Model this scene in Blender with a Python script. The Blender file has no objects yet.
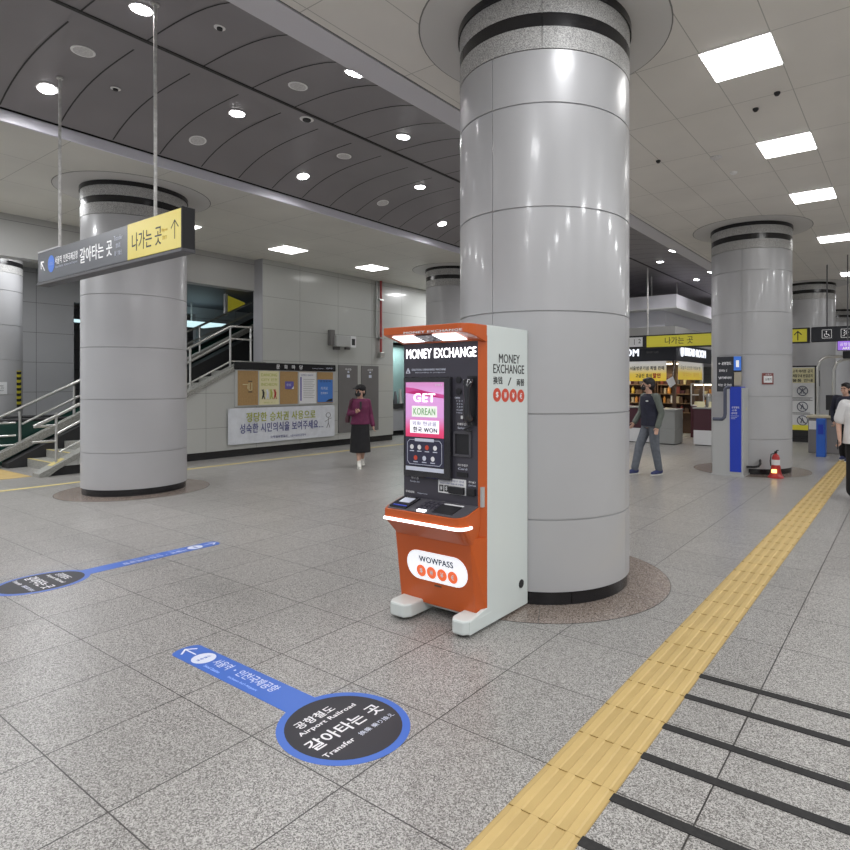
import bpy, bmesh, math, random
from mathutils import Vector, Matrix
random.seed(7)
PI = math.pi
C = bpy.context.scene.collection
SC = bpy.context.scene

# ------------------------------------------------------------------ materials
def mat(name, col, rough=.5, metal=0., emit=0., ecol=None, coat=0., spec=.5, alpha=None, trans=0.):
    m = bpy.data.materials.new(name); m.use_nodes = True
    b = m.node_tree.nodes['Principled BSDF']
    b.inputs['Base Color'].default_value = (*col, 1)
    b.inputs['Roughness'].default_value = rough
    b.inputs['Metallic'].default_value = metal
    b.inputs['Specular IOR Level'].default_value = spec
    b.inputs['Coat Weight'].default_value = coat
    b.inputs['Coat Roughness'].default_value = .08
    if trans: b.inputs['Transmission Weight'].default_value = trans
    if alpha is not None: b.inputs['Alpha'].default_value = alpha
    if emit:
        b.inputs['Emission Color'].default_value = (*(ecol or col), 1)
        b.inputs['Emission Strength'].default_value = emit
    return m
def noisy(m, scale=6., amt=.12, detail=4., bump=0.):
    """multiply the base colour by a soft object-space noise"""
    nt = m.node_tree; b = nt.nodes['Principled BSDF']; col = tuple(b.inputs['Base Color'].default_value)
    tc = nt.nodes.new('ShaderNodeTexCoord'); n = nt.nodes.new('ShaderNodeTexNoise')
    n.inputs['Scale'].default_value = scale; n.inputs['Detail'].default_value = detail
    r = nt.nodes.new('ShaderNodeValToRGB')
    r.color_ramp.elements[0].position = .3; r.color_ramp.elements[1].position = .7
    r.color_ramp.elements[0].color = tuple(c * (1 - amt) for c in col[:3]) + (1,)
    r.color_ramp.elements[1].color = tuple(min(1, c * (1 + amt)) for c in col[:3]) + (1,)
    nt.links.new(tc.outputs['Object'], n.inputs['Vector']); nt.links.new(n.outputs['Fac'], r.inputs['Fac'])
    nt.links.new(r.outputs['Color'], b.inputs['Base Color'])
    if bump:
        bp = nt.nodes.new('ShaderNodeBump'); bp.inputs['Strength'].default_value = bump; bp.inputs['Distance'].default_value = .002
        nt.links.new(n.outputs['Fac'], bp.inputs['Height']); nt.links.new(bp.outputs['Normal'], b.inputs['Normal'])
    return m
def mth(nt, op, a, b=None, c=None):
    n = nt.nodes.new('ShaderNodeMath'); n.operation = op
    for i, v in enumerate((a, b, c)):
        if v is None: continue
        if isinstance(v, (int, float)): n.inputs[i].default_value = v
        else: nt.links.new(v, n.inputs[i])
    return n.outputs[0]
def joint_mask(nt, coord, pitch, off, half):
    """1 inside a joint of half-width half"""
    f = mth(nt, 'FRACT', mth(nt, 'DIVIDE', mth(nt, 'SUBTRACT', coord, off), pitch))
    d = mth(nt, 'MINIMUM', f, mth(nt, 'SUBTRACT', 1., f))
    return mth(nt, 'LESS_THAN', d, half / pitch)
def granite(name, dark, mid, light, rough=.28, grid=None, scale=1., patch=.1):
    m = bpy.data.materials.new(name); m.use_nodes = True
    nt = m.node_tree; b = nt.nodes['Principled BSDF']; L = nt.links.new
    tc = nt.nodes.new('ShaderNodeTexCoord'); co = tc.outputs['Object']
    v = nt.nodes.new('ShaderNodeTexVoronoi'); v.inputs['Scale'].default_value = 170 * scale; v.feature = 'F1'
    L(co, v.inputs['Vector'])
    n = nt.nodes.new('ShaderNodeTexNoise'); n.inputs['Scale'].default_value = 75 * scale; n.inputs['Detail'].default_value = 5
    n.inputs['Roughness'].default_value = .75
    L(co, n.inputs['Vector'])
    sep = nt.nodes.new('ShaderNodeSeparateColor'); L(v.outputs['Color'], sep.inputs['Color'])
    mixv = mth(nt, 'ADD', mth(nt, 'MULTIPLY', sep.outputs[0], .5), mth(nt, 'MULTIPLY', n.outputs['Fac'], .5))
    r = nt.nodes.new('ShaderNodeValToRGB'); e = r.color_ramp.elements
    e[0].position = .26; e[0].color = (*dark, 1); e[1].position = .72; e[1].color = (*light, 1)
    k = e.new(.48); k.color = (*mid, 1)
    L(mixv, r.inputs['Fac'])
    n2 = nt.nodes.new('ShaderNodeTexNoise'); n2.inputs['Scale'].default_value = 1.3; n2.inputs['Detail'].default_value = 3
    L(co, n2.inputs['Vector'])
    fac = mth(nt, 'ADD', 1 - patch, mth(nt, 'MULTIPLY', n2.outputs['Fac'], patch * 2))
    hsv = nt.nodes.new('ShaderNodeHueSaturation'); L(r.outputs['Color'], hsv.inputs['Color']); 
    out = hsv.outputs['Color']
    if grid:
        px, ox, py, oy, half = grid
        sx = nt.nodes.new('ShaderNodeSeparateXYZ'); L(co, sx.inputs[0])
        j = mth(nt, 'MAXIMUM', joint_mask(nt, sx.outputs[0], px, ox, half), joint_mask(nt, sx.outputs[1], py, oy, half * .8))
        # each slab its own slight tone
        cx = mth(nt, 'FLOOR', mth(nt, 'DIVIDE', mth(nt, 'SUBTRACT', sx.outputs[0], ox), px))
        cy = mth(nt, 'FLOOR', mth(nt, 'DIVIDE', mth(nt, 'SUBTRACT', sx.outputs[1], oy), py))
        cb = nt.nodes.new('ShaderNodeCombineXYZ'); L(cx, cb.inputs[0]); L(cy, cb.inputs[1])
        wn = nt.nodes.new('ShaderNodeTexWhiteNoise'); L(cb.outputs[0], wn.inputs['Vector'])
        fac = mth(nt, 'MULTIPLY', fac, mth(nt, 'ADD', .95, mth(nt, 'MULTIPLY', wn.outputs['Value'], .1)))
        mx = nt.nodes.new('ShaderNodeMix'); mx.data_type = 'RGBA'
        L(j, mx.inputs[0]); L(out, mx.inputs[6]); mx.inputs[7].default_value = (.032, .03, .028, 1)
        out = mx.outputs[2]
    L(fac, hsv.inputs['Value'])
    L(out, b.inputs['Base Color'])
    b.inputs['Roughness'].default_value = rough
    return m
def panel_mat(name, col, gx=None, gy=None, gz=None, half=.005, jc=(.1, .1, .1), rough=.5, noise=.05, coat=0.):
    """painted panels with joints on world-aligned grids (objects using it sit at the origin)"""
    m = bpy.data.materials.new(name); m.use_nodes = True
    nt = m.node_tree; b = nt.nodes['Principled BSDF']; L = nt.links.new
    tc = nt.nodes.new('ShaderNodeTexCoord'); sx = nt.nodes.new('ShaderNodeSeparateXYZ'); L(tc.outputs['Object'], sx.inputs[0])
    j = None
    for i, g in enumerate((gx, gy, gz)):
        if g:
            q = joint_mask(nt, sx.outputs[i], g[0], g[1], half)
            j = q if j is None else mth(nt, 'MAXIMUM', j, q)
    n = nt.nodes.new('ShaderNodeTexNoise'); n.inputs['Scale'].default_value = .9; n.inputs['Detail'].default_value = 4
    L(tc.outputs['Object'], n.inputs['Vector'])
    r = nt.nodes.new('ShaderNodeValToRGB')
    r.color_ramp.elements[0].position = .3; r.color_ramp.elements[1].position = .7
    r.color_ramp.elements[0].color = tuple(c * (1 - noise) for c in col) + (1,)
    r.color_ramp.elements[1].color = tuple(c * (1 + noise) for c in col) + (1,)
    L(n.outputs['Fac'], r.inputs['Fac'])
    out = r.outputs['Color']
    if j is not None:
        mx = nt.nodes.new('ShaderNodeMix'); mx.data_type = 'RGBA'
        L(j, mx.inputs[0]); L(out, mx.inputs[6]); mx.inputs[7].default_value = (*jc, 1); out = mx.outputs[2]
    L(out, b.inputs['Base Color']); b.inputs['Roughness'].default_value = rough
    b.inputs['Coat Weight'].default_value = coat
    return m

M = dict(
    floor=granite('polished_granite', (.075, .071, .066), (.262, .253, .24), (.5, .488, .468), .32, (.606, -.65, .594, 1.02, .0034), patch=.07, scale=1.35),
    ring=granite('brown_granite', (.09, .07, .06), (.22, .18, .155), (.38, .32, .28), .22),
    collar=granite('collar_granite', (.2, .2, .2), (.38, .375, .37), (.56, .56, .55), .45, scale=1.1),
    stone=granite('stair_stone', (.12, .12, .11), (.26, .26, .24), (.42, .42, .39), .5),
    black=mat('black_gloss', (.012, .012, .014), .22),
    blackm=mat('black_matte', (.02, .02, .022), .6),
    clad=noisy(mat('column_enamel', (.44, .442, .455), .36, .1, coat=.2), 2., .02),
    seam=mat('seam_dark', (.045, .045, .045), .8),
    ceil_r=panel_mat('ceiling_panel_warm', (.8, .775, .735), (.576, -.957, 0), (1.18, 5.34, 0), None, .004, (.46, .45, .42), .55),
    ceil_l=panel_mat('ceiling_panel_green', (.72, .71, .66), (1.2, -8.2, 0), (1.2, .6, 0), None, .003, (.33, .325, .3), .5),
    vault=noisy(mat('vault_metal', (.27, .255, .265), .45, .1), 1.2, .05),
    beam=mat('beam_paint', (.66, .65, .7), .45), lip=mat('lip_paint', (.82, .82, .9), .35),
    wall=panel_mat('wall_panel', (.475, .485, .465), None, (1.19, 9.35, 0), (.745, .665, 0), .004, (.2, .2, .19), .3, .03, .25),
    wallp=panel_mat('wall_plain', (.42, .42, .41), None, None, (.745, .665, 0), .005, (.2, .2, .2), .35, .03),
    walldk=panel_mat('wall_hall', (.5, .505, .52), None, (1.8, .4, 0), (.745, .665, 0), .005, (.14, .14, .14), .4, .03),  # grey panels of the stair hall walls
    wallend=mat('wall_return', (.36, .36, .385), .4),
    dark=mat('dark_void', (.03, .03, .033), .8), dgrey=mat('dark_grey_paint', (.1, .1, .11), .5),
    steel=mat('brushed_steel', (.62, .62, .6), .28, .9), steel2=mat('steel_sheet', (.5, .51, .505), .35, .2),
    rod=noisy(mat('rod_paint', (.6, .6, .58), .45), 30, .2),
    yellow=noisy(mat('tactile_yellow', (.48, .345, .137), .55), 4, .06), yrib=noisy(mat('tactile_rib', (.54, .39, .157), .5), 4, .06), yjoint=mat('tactile_joint', (.41, .29, .112), .6),  # grooves darker than ribs: dirt, plus shade put into the colour
    yline=mat('line_yellow', (.6, .5, .2), .5), rubber=noisy(mat('anti_slip_rubber', (.017, .0165, .0165), .8), 60, .3),
    lamp=mat('lamp_white', (1, 1, 1), .4, emit=9., ecol=(1, .99, .97)), dlamp=mat('downlight_white', (1, 1, 1), .4, emit=22., ecol=(1, .98, 1)),
    ceil_disc=mat('ceiling_disc', (.66, .65, .64), .55), frame_dim=mat('disc_edge', (.2, .2, .19), .6), frame=mat('lamp_frame', (.9, .9, .89), .4), grille=noisy(mat('speaker_grille', (.68, .67, .67), .6), 60, .15),
    blue=mat('sticker_blue', (.045, .14, .53), .35), navy=mat('sticker_black', (.02, .019, .026), .5), white=mat('print_white', (.82, .82, .84), .4),
    pale=mat('print_pale', (.66, .7, .82), .4), cyan=mat('print_light_blue', (.4, .55, .95), .4),
    signd=mat('sign_charcoal', (.035, .037, .045), .4), signg=mat('sign_slate', (.085, .09, .105), .4, emit=.05, ecol=(.5, .55, .65)), signy=mat('sign_yellow', (.72, .6, .12), .4, emit=.2, ecol=(.85, .7, .13)),
    signlime=mat('sign_lime', (.55, .5, .05), .4, emit=.14, ecol=(.8, .72, .06)),
    signw=mat('sign_white_letter', (.9, .9, .92), .4, emit=.35, ecol=(1, 1, 1)), signk=mat('sign_black_letter', (.03, .03, .025), .5),
    signb=mat('sign_blue', (.05, .16, .6), .4, emit=.3, ecol=(.08, .25, .8)),
    orange=mat('machine_orange', (.54, .098, .014), .32, coat=.2), mwhite=mat('machine_white', (.66, .715, .70), .38, coat=.2),
    mface=mat('machine_face', (.055, .052, .068), .3), mface2=mat('machine_recess', (.015, .015, .018), .35), mtop=mat('machine_desk', (.075, .073, .085), .3),
    mlamp=mat('machine_lamp', (1, 1, 1), .4, emit=3., ecol=(.93, .96, 1)), led=mat('led_strip', (1, 1, 1), .4, emit=2.6, ecol=(1, .9, .9)),
    mletter=mat('lit_letters', (1, 1, 1), .4, emit=2.6, ecol=(1, .97, 1)), pill=mat('lit_pill', (.85, .88, .95), .3, emit=.5, ecol=(.95, .97, 1)),
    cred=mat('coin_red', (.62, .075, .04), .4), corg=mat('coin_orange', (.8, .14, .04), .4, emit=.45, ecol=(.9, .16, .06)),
    mnavy=mat('ink_navy', (.03, .05, .1), .5), ink=mat('ink_black', (.02, .022, .022), .5),
    glassd=mat('dark_glass', (.02, .02, .025), .08, coat=.5),
    green=mat('escalator_glass', (.02, .12, .1), .1, coat=.4, alpha=.75), greenp=mat('escalator_panel', (.014, .06, .048), .3),
    tape=None, cork=noisy(mat('cork', (.38, .24, .1), .7), 30, .12), paper=mat('paper_white', (.74, .75, .76), .6), cream=mat('paper_cream', (.72, .68, .42), .6),
    pblue=mat('poster_blue', (.06, .2, .6), .5), purple=mat('card_purple', (.12, .1, .38), .5), banner=noisy(mat('banner_cloth', (.66, .69, .74), .6), 9, .06),
    lgreen=mat('print_green', (.4, .44, .08), .5), indigo=mat('print_indigo', (.12, .13, .3), .5),
    locker=noisy(mat('locker_grey', (.16, .155, .155), .45), 3, .04), red=mat('red_paint', (.42, .022, .02), .4), redbrown=mat('red_brown', (.2, .05, .045), .5), pipe=mat('pipe_red', (.42, .08, .08), .5),
    skin=noisy(mat('skin', (.58, .36, .27), .55), 20, .06), hair=mat('hair_black', (.012, .01, .01), .5), mask=mat('mask_black', (.015, .015, .017), .7),
    eye=mat('eye_dark', (.03, .02, .015), .2),
    maroon=noisy(mat('maroon_cloth', (.13, .018, .065), .8), 14, .15), blackc=noisy(mat('black_cloth', (.012, .012, .014), .85), 14, .2),
    navyc=noisy(mat('navy_cloth', (.018, .02, .038), .8), 14, .2), greyc=noisy(mat('grey_green_cloth', (.14, .16, .14), .85), 14, .12),
    jean=noisy(mat('grey_jean', (.13, .145, .17), .85), 18, .18), whitec=noisy(mat('white_cloth', (.74, .74, .75), .85), 10, .04), wshoe=mat('white_shoe', (.75, .75, .7), .6), nshoe=mat('navy_shoe', (.03, .04, .13), .6),
    kblue=mat('panel_blue', (.02, .055, .5), .35), tube=mat('tube_slate', (.09, .1, .15), .4), gblue=mat('gate_blue', (.03, .13, .55), .4),
    glow=mat('lamp_yellow', (1, .8, .3), .4, emit=2.5, ecol=(1, .72, .2)), beige=mat('beige_plate', (.5, .45, .33), .5),
    shopk=mat('shop_fascia', (.022, .024, .032), .35), shopw=mat('shop_white', (.72, .72, .78), .45), maroonp=mat('counter_maroon', (.07, .02, .03), .4),
    shopg=mat('counter_grey', (.3, .31, .3), .45), brown=mat('shop_brown', (.11, .065, .04), .5), wood=mat('shop_shelf', (.22, .15, .09), .5),
    warm=mat('warm_lamp', (1, .9, .7), .4, emit=5., ecol=(1, .82, .55)), sletter=mat('shop_letters', (1, 1, 1), .4, emit=1.1, ecol=(.85, .9, 1)),
    tealamp=mat('teal_lamp', (.7, .95, 1), .4, emit=1.1, ecol=(.6, .85, .9)), goldink=mat('ink_gold', (.75, .55, .1), .5), sign_purple=mat('gate_screen', (.25, .12, .55), .4, emit=.6, ecol=(.4, .2, .8)),
    teal=mat('teal_panel', (.3, .42, .42), .4), gatec=mat('gate_cabinet', (.2, .19, .19), .4),
)
def ramp_mat(name, axis, stops, z0, z1, emit=0.):
    """printed gradient (a real print on a banner / a screen image) along one object axis"""
    m = bpy.data.materials.new(name); m.use_nodes = True
    nt = m.node_tree; b = nt.nodes['Principled BSDF']; L = nt.links.new
    tc = nt.nodes.new('ShaderNodeTexCoord'); sx = nt.nodes.new('ShaderNodeSeparateXYZ'); L(tc.outputs['Object'], sx.inputs[0])
    f = mth(nt, 'DIVIDE', mth(nt, 'SUBTRACT', sx.outputs[axis], z0), z1 - z0)
    r = nt.nodes.new('ShaderNodeValToRGB'); e = r.color_ramp.elements
    e[0].position, e[0].color = stops[0][0], (*stops[0][1], 1); e[1].position, e[1].color = stops[-1][0], (*stops[-1][1], 1)
    for p, c in stops[1:-1]: k = e.new(p); k.color = (*c, 1)
    L(f, r.inputs['Fac']); L(r.outputs['Color'], b.inputs['Base Color']); b.inputs['Roughness'].default_value = .4
    if emit: L(r.outputs['Color'], b.inputs['Emission Color']); b.inputs['Emission Strength'].default_value = emit
    return m
def stripe_mat(name, a, b_, pitch, kz=1., ky=1.):
    m = bpy.data.materials.new(name); m.use_nodes = True
    nt = m.node_tree; b = nt.nodes['Principled BSDF']; L = nt.links.new
    tc = nt.nodes.new('ShaderNodeTexCoord'); sx = nt.nodes.new('ShaderNodeSeparateXYZ'); L(tc.outputs['Object'], sx.inputs[0])
    s = mth(nt, 'ADD', mth(nt, 'ADD', mth(nt, 'MULTIPLY', sx.outputs[2], kz), mth(nt, 'MULTIPLY', sx.outputs[1], ky)), sx.outputs[0])
    f = mth(nt, 'LESS_THAN', mth(nt, 'FRACT', mth(nt, 'DIVIDE', s, pitch)), .5)
    mx = nt.nodes.new('ShaderNodeMix'); mx.data_type = 'RGBA'
    L(f, mx.inputs[0]); mx.inputs[6].default_value = (*a, 1); mx.inputs[7].default_value = (*b_, 1)
    L(mx.outputs[2], b.inputs['Base Color']); b.inputs['Roughness'].default_value = .5
    return m
M['hazard'] = stripe_mat('hazard_stripes', (.7, .62, .05), (.02, .02, .02), .12, 1., 1.)

# ------------------------------------------------------------------ mesh building
class MB:
    def __init__(s): s.bm = bmesh.new(); s.mi = 0
    def faces(s, vs, fs):
        V = [s.bm.verts.new(v) for v in vs]
        for f in fs:
            try: q = s.bm.faces.new([V[i] for i in f]); q.material_index = s.mi
            except ValueError: pass
        return V
    def box(s, x0, x1, y0, y1, z0, z1):
        s.faces([(x0,y0,z0),(x1,y0,z0),(x1,y1,z0),(x0,y1,z0),(x0,y0,z1),(x1,y0,z1),(x1,y1,z1),(x0,y1,z1)],
                [(3,2,1,0),(4,5,6,7),(0,1,5,4),(1,2,6,5),(2,3,7,6),(3,0,4,7)]); return s
    def prism(s, pts, d):
        """closed polygon pts (3d) extruded by vector d"""
        n = len(pts); d = Vector(d); A = [Vector(p) for p in pts]; nr = Vector((0,0,0))
        for i in range(n): nr += A[i].cross(A[(i+1) % n])
        if nr.dot(d) > 0: A = A[::-1]
        s.faces(A + [p + d for p in A], [tuple(range(n)), tuple(range(2*n-1, n-1, -1))] + [((i+1) % n, i, n+i, n+(i+1) % n) for i in range(n)]); return s
    def tube(s, pts, r, seg=10, caps=True):
        pts = [Vector(p) for p in pts]; n = len(pts); rs = r if isinstance(r, (list, tuple)) else [r]*n
        vs = []; up = None
        for i in range(n):
            t = (pts[min(i+1, n-1)] - pts[max(i-1, 0)]).normalized()
            if up is None: up = Vector((0,0,1)) if abs(t.z) < .9 else Vector((1,0,0))
            a = t.cross(up).normalized(); b = a.cross(t).normalized(); up = b
            vs += [pts[i] + (a*math.cos(2*PI*k/seg) + b*math.sin(2*PI*k/seg))*rs[i] for k in range(seg)]
        fs = [(i*seg+k, i*seg+(k+1) % seg, (i+1)*seg+(k+1) % seg, (i+1)*seg+k) for i in range(n-1) for k in range(seg)]
        fs = [f[::-1] for f in fs]
        if caps: fs += [tuple(range(seg)), tuple(range(n*seg-1, (n-1)*seg-1, -1))]
        s.faces(vs, fs); return s
    def lathe(s, prof, cx=0, cy=0, seg=48, caps=True, seams=(), sw=.004, sd=.008):
        """prof = [(r,z)..] bottom to top; seams = angles with a fine vertical groove"""
        an = [(2*PI*k/seg, 0) for k in range(seg)]
        for a in seams:
            a %= 2*PI
            an = [q for q in an if abs((q[0]-a+PI) % (2*PI)-PI) > sw*3]
            an += [(a-sw, 0), (a-sw*.6, sd), (a+sw*.6, sd), (a+sw, 0)]
        an.sort(key=lambda q: q[0] % (2*PI)); m = len(an)
        vs = [((r-d)*math.cos(a)+cx, (r-d)*math.sin(a)+cy, z) for r, z in prof for a, d in an]
        fs = [(i*m+k, i*m+(k+1) % m, (i+1)*m+(k+1) % m, (i+1)*m+k) for i in range(len(prof)-1) for k in range(m)]
        if caps: fs += [tuple(range(m-1, -1, -1)), tuple(range((len(prof)-1)*m, len(prof)*m))]
        s.faces(vs, fs); return s
    def disc(s, c, r, n=24, d=(0,0,-.01), ax=((1,0,0),(0,1,0)), ry=None):
        a, b = Vector(ax[0]), Vector(ax[1]); c = Vector(c); ry = ry or r
        s.prism([c + a*r*math.cos(2*PI*k/n) + b*ry*math.sin(2*PI*k/n) for k in range(n)], d); return s
    def ball(s, c, rx, ry=None, rz=None, seg=16, rot=None):
        ry = ry or rx; rz = rz or rx
        vs = [v for v in bmesh.ops.create_uvsphere(s.bm, u_segments=seg, v_segments=max(6, seg*2//3), radius=1)['verts']]
        mt = Matrix.Translation(Vector(c)) @ (rot.to_4x4() if rot else Matrix()) @ Matrix.Diagonal((rx, ry, rz, 1))
        bmesh.ops.transform(s.bm, matrix=mt, verts=vs); 
        for v in vs:
            for f in v.link_faces: f.material_index = s.mi
        return s
    def cone(s, p0, p1, r0, r1, seg=12):
        """round-ended tapered limb"""
        p0, p1 = Vector(p0), Vector(p1); t = (p1-p0).normalized(); P, Rr = [], []
        for k in range(5): a = PI/2*k/4; P.append(p0 - t*r0*math.cos(a)); Rr.append(max(r0*math.sin(a), 1e-4))
        for k in range(5): a = PI/2*k/4; P.append(p1 + t*r1*math.sin(a)); Rr.append(max(r1*math.cos(a), 1e-4))
        return s.tube(P, Rr, seg)
    def loft(s, rings, seg=24, pw=2.4):
        """rings of (cx,cy,z,rx,ry), superelliptic"""
        vs = []
        for cx, cy, z, rx, ry in rings:
            for k in range(seg):
                a = 2*PI*k/seg; c, q = math.cos(a), math.sin(a)
                vs.append((cx+rx*math.copysign(abs(c)**(2/pw), c), cy+ry*math.copysign(abs(q)**(2/pw), q), z))
        fs = [(i*seg+k, i*seg+(k+1) % seg, (i+1)*seg+(k+1) % seg, (i+1)*seg+k) for i in range(len(rings)-1) for k in range(seg)]
        fs += [tuple(range(seg-1, -1, -1)), tuple(range((len(rings)-1)*seg, len(rings)*seg))]
        s.faces(vs, fs); return s
ORG = {}
def link_mesh(name, me, parent=None, at=None, local=False):
    o = bpy.data.objects.new(name, me); C.objects.link(o)
    if parent is not None:
        org = ORG[parent.name]; o.parent = parent
        if not local: me.transform(Matrix.Translation(-org))
        ORG[o.name] = org
    else:
        at = Vector(at or (0,0,0)); me.transform(Matrix.Translation(-at)); o.location = at; ORG[o.name] = at
    return o
def obj(name, mb, mats, parent=None, at=None, bevel=0., smooth=None, local=False, bseg=2):
    bm = mb.bm
    if bevel:
        bmesh.ops.remove_doubles(bm, verts=bm.verts, dist=1e-6)
        ed = [e for e in bm.edges if len(e.link_faces) == 2 and e.calc_face_angle(0) > .6]
        bmesh.ops.bevel(bm, geom=ed, offset=bevel, segments=bseg, affect='EDGES', profile=.5, clamp_overlap=True)
    me = bpy.data.meshes.new(name); bm.to_mesh(me); bm.free()
    for m in (mats if isinstance(mats, (list, tuple)) else [mats]): me.materials.append(M[m] if isinstance(m, str) else m)
    if smooth:
        me.polygons.foreach_set('use_smooth', [True]*len(me.polygons)); me.set_sharp_from_angle(angle=math.radians(smooth))
    return link_mesh(name, me, parent, at, local)
def thing(name, label, cat, loc, group=None, rz=0.):
    o = bpy.data.objects.new(name, None); C.objects.link(o); o.empty_display_size = .1
    o.location = loc; o.rotation_euler = (0, 0, rz); ORG[o.name] = Vector(loc)
    return tag(o, label, cat, group)
def tag(o, label, cat, group=None):
    o['label'] = label; o['category'] = cat
    if group: o['group'] = group
    return o
def struct(name, mb, mats, **k):
    o = obj(name, mb, mats, **k); o['kind'] = 'structure'; return o
def dup(root, loc, label=None):
    r = root.copy(); C.objects.link(r); r.location = loc
    if label: r['label'] = label
    for ch in list(root.children):
        c = ch.copy(); C.objects.link(c); c.parent = r
        for g in list(ch.children): d = g.copy(); C.objects.link(d); d.parent = c
    return r
FONT_CACHE = {}
def text(name, body, at, xd, yd, w, h, m, parent, bold=.0, depth=.001, top=None, label=None, italic=0., local=False):
    """lettering centred at `at`, reading along xd with letters up along yd, fitted into w x h"""
    xd, yd = Vector(xd).normalized(), Vector(yd).normalized()
    cu = bpy.data.curves.new('t', 'FONT'); cu.body = body; cu.size = 1; cu.extrude = 0; cu.shear = italic
    cu.resolution_u = 3; cu.align_x = 'CENTER'; cu.space_character = 1 + bold*5
    to = bpy.data.objects.new('t', cu); C.objects.link(to)
    dg = bpy.context.evaluated_depsgraph_get(); me = bpy.data.meshes.new_from_object(to.evaluated_get(dg))
    bpy.data.objects.remove(to); bpy.data.curves.remove(cu)
    xs = [v.co.x for v in me.vertices]; ys = [v.co.y for v in me.vertices]
    if not xs: return None
    x0, x1, y0, y1 = min(xs), max(xs), min(ys), max(ys); sx, sy = w/max(x1-x0, 1e-6), h/max(y1-y0, 1e-6)
    nrm = xd.cross(yd); at = Vector(at)
    bm = bmesh.new(); bm.from_mesh(me)
    if bold:                                              # heavier strokes: overlaid shifted copies keep the counters open
        base = bm.verts[:] + bm.edges[:] + bm.faces[:]; lv = {v: 0 for v in bm.verts}; kk = 0
        for dx, dy_ in ((bold, 0), (-bold, 0), (0, bold*.6), (0, -bold*.6)):
            q = bmesh.ops.duplicate(bm, geom=base)
            nv = [v for v in q['geom'] if isinstance(v, bmesh.types.BMVert)]; kk += 1
            for v in nv: v.co.x += dx*1.6; v.co.y += dy_*1.6; v.co.z = -.14*kk        # each layer a hair lower
        x0 -= bold*1.6; x1 += bold*1.6; y0 -= bold; y1 += bold; sx, sy = w/max(x1-x0, 1e-6), h/max(y1-y0, 1e-6)
    r = bmesh.ops.extrude_face_region(bm, geom=bm.faces[:])
    top_ = {v for v in r['geom'] if isinstance(v, bmesh.types.BMVert)}
    for v in bm.verts:
        p = at + xd*(v.co.x-(x0+x1)/2)*sx + yd*(v.co.y-(y0+y1)/2)*sy + nrm*(depth*(1+v.co.z) if v in top_ else 0)
        v.co = p
    bm.normal_update(); bmesh.ops.recalc_face_normals(bm, faces=bm.faces[:])
    bm.to_mesh(me); bm.free(); me.materials.clear(); me.materials.append(M[m] if isinstance(m, str) else m)
    o = link_mesh(name, me, parent, at if parent is None else None, local)
    if label: o['label'] = label
    return o
X, Y, Z = Vector((1,0,0)), Vector((0,1,0)), Vector((0,0,1))

# ------------------------------------------------------------------ room shell
CZ = 4.5
struct('floor', MB().box(-26, 9, -7, 36, -.06, 0), 'floor')
b = MB().box(-3.92, 9, -7, 36, CZ, CZ+.08); struct('ceiling', b, 'ceil_r')
b = MB().box(-26, -8.215, -7, 36, CZ, CZ+.08); struct('ceiling_left', b, 'ceil_l')
b = MB().box(-4.24, -3.935, -7, 36, CZ-.01, CZ+.1); struct('trim_1', b, 'beam')
b = MB().box(-3.936, -3.918, -7, 36, CZ+.004, CZ+.06); struct('trim_2', b, 'seam')
b = MB().box(-8.235, -8.2, -7, 36, CZ-.005, CZ+.12); struct('trim_3', b, 'lip')
def vz(x): return 4.92 - .213*abs((x+6.2)/1.75)**3.3
def vs(x): return (vz(x+.01)-vz(x-.01))/.02
b = MB(); N = 24; xs = [-8.14+3.86*i/N for i in range(N+1)]
b.faces([(x, y, vz(x)) for y in (-7, 32) for x in xs] + [(x, y, vz(x)+.03) for y in (-7, 32) for x in xs],
        [(i, N+1+i, N+2+i, i+1) for i in range(N)] + [(2*N+2+i, 2*N+3+i, 3*N+4+i, 3*N+3+i) for i in range(N)] + [(0, 2*N+2, 3*N+3, N+1), (N, 2*N+1, 4*N+3, 3*N+2)])
b.mi = 1
def seam_x(x0, x1, y, w=.015):
    n = 10
    for i in range(n):
        xa, xb = x0+(x1-x0)*i/n, x0+(x1-x0)*(i+1)/n
        b.faces([(xa, y-w/2, vz(xa)-.003), (xb, y-w/2, vz(xb)-.003), (xb, y+w/2, vz(xb)-.003), (xa, y+w/2, vz(xa)-.003)], [(0, 3, 2, 1)])
for k in range(-14, 50):
    y = 2.285+.562*k; seam_x(-6.08, -4.3, y); seam_x(-8.12, -6.33, y)
b.box(-6.1, -6.06, -7, 32, 4.908, 4.93)
struct('ceiling_vault', b, ['vault', 'seam'], smooth=30)
b = MB().box(-9.2, -3.0, -7, 33, 5.6, 5.65); b.box(-8.6, -8.55, -7, 33, CZ+.1, 5.6); b.box(-3.8, -3.75, -7, 33, CZ+.1, 5.6); b.box(-9.2, -3, 32, 32.1, 4.3, 5.6)
struct('ceiling_cavity', b, 'dark')
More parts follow.
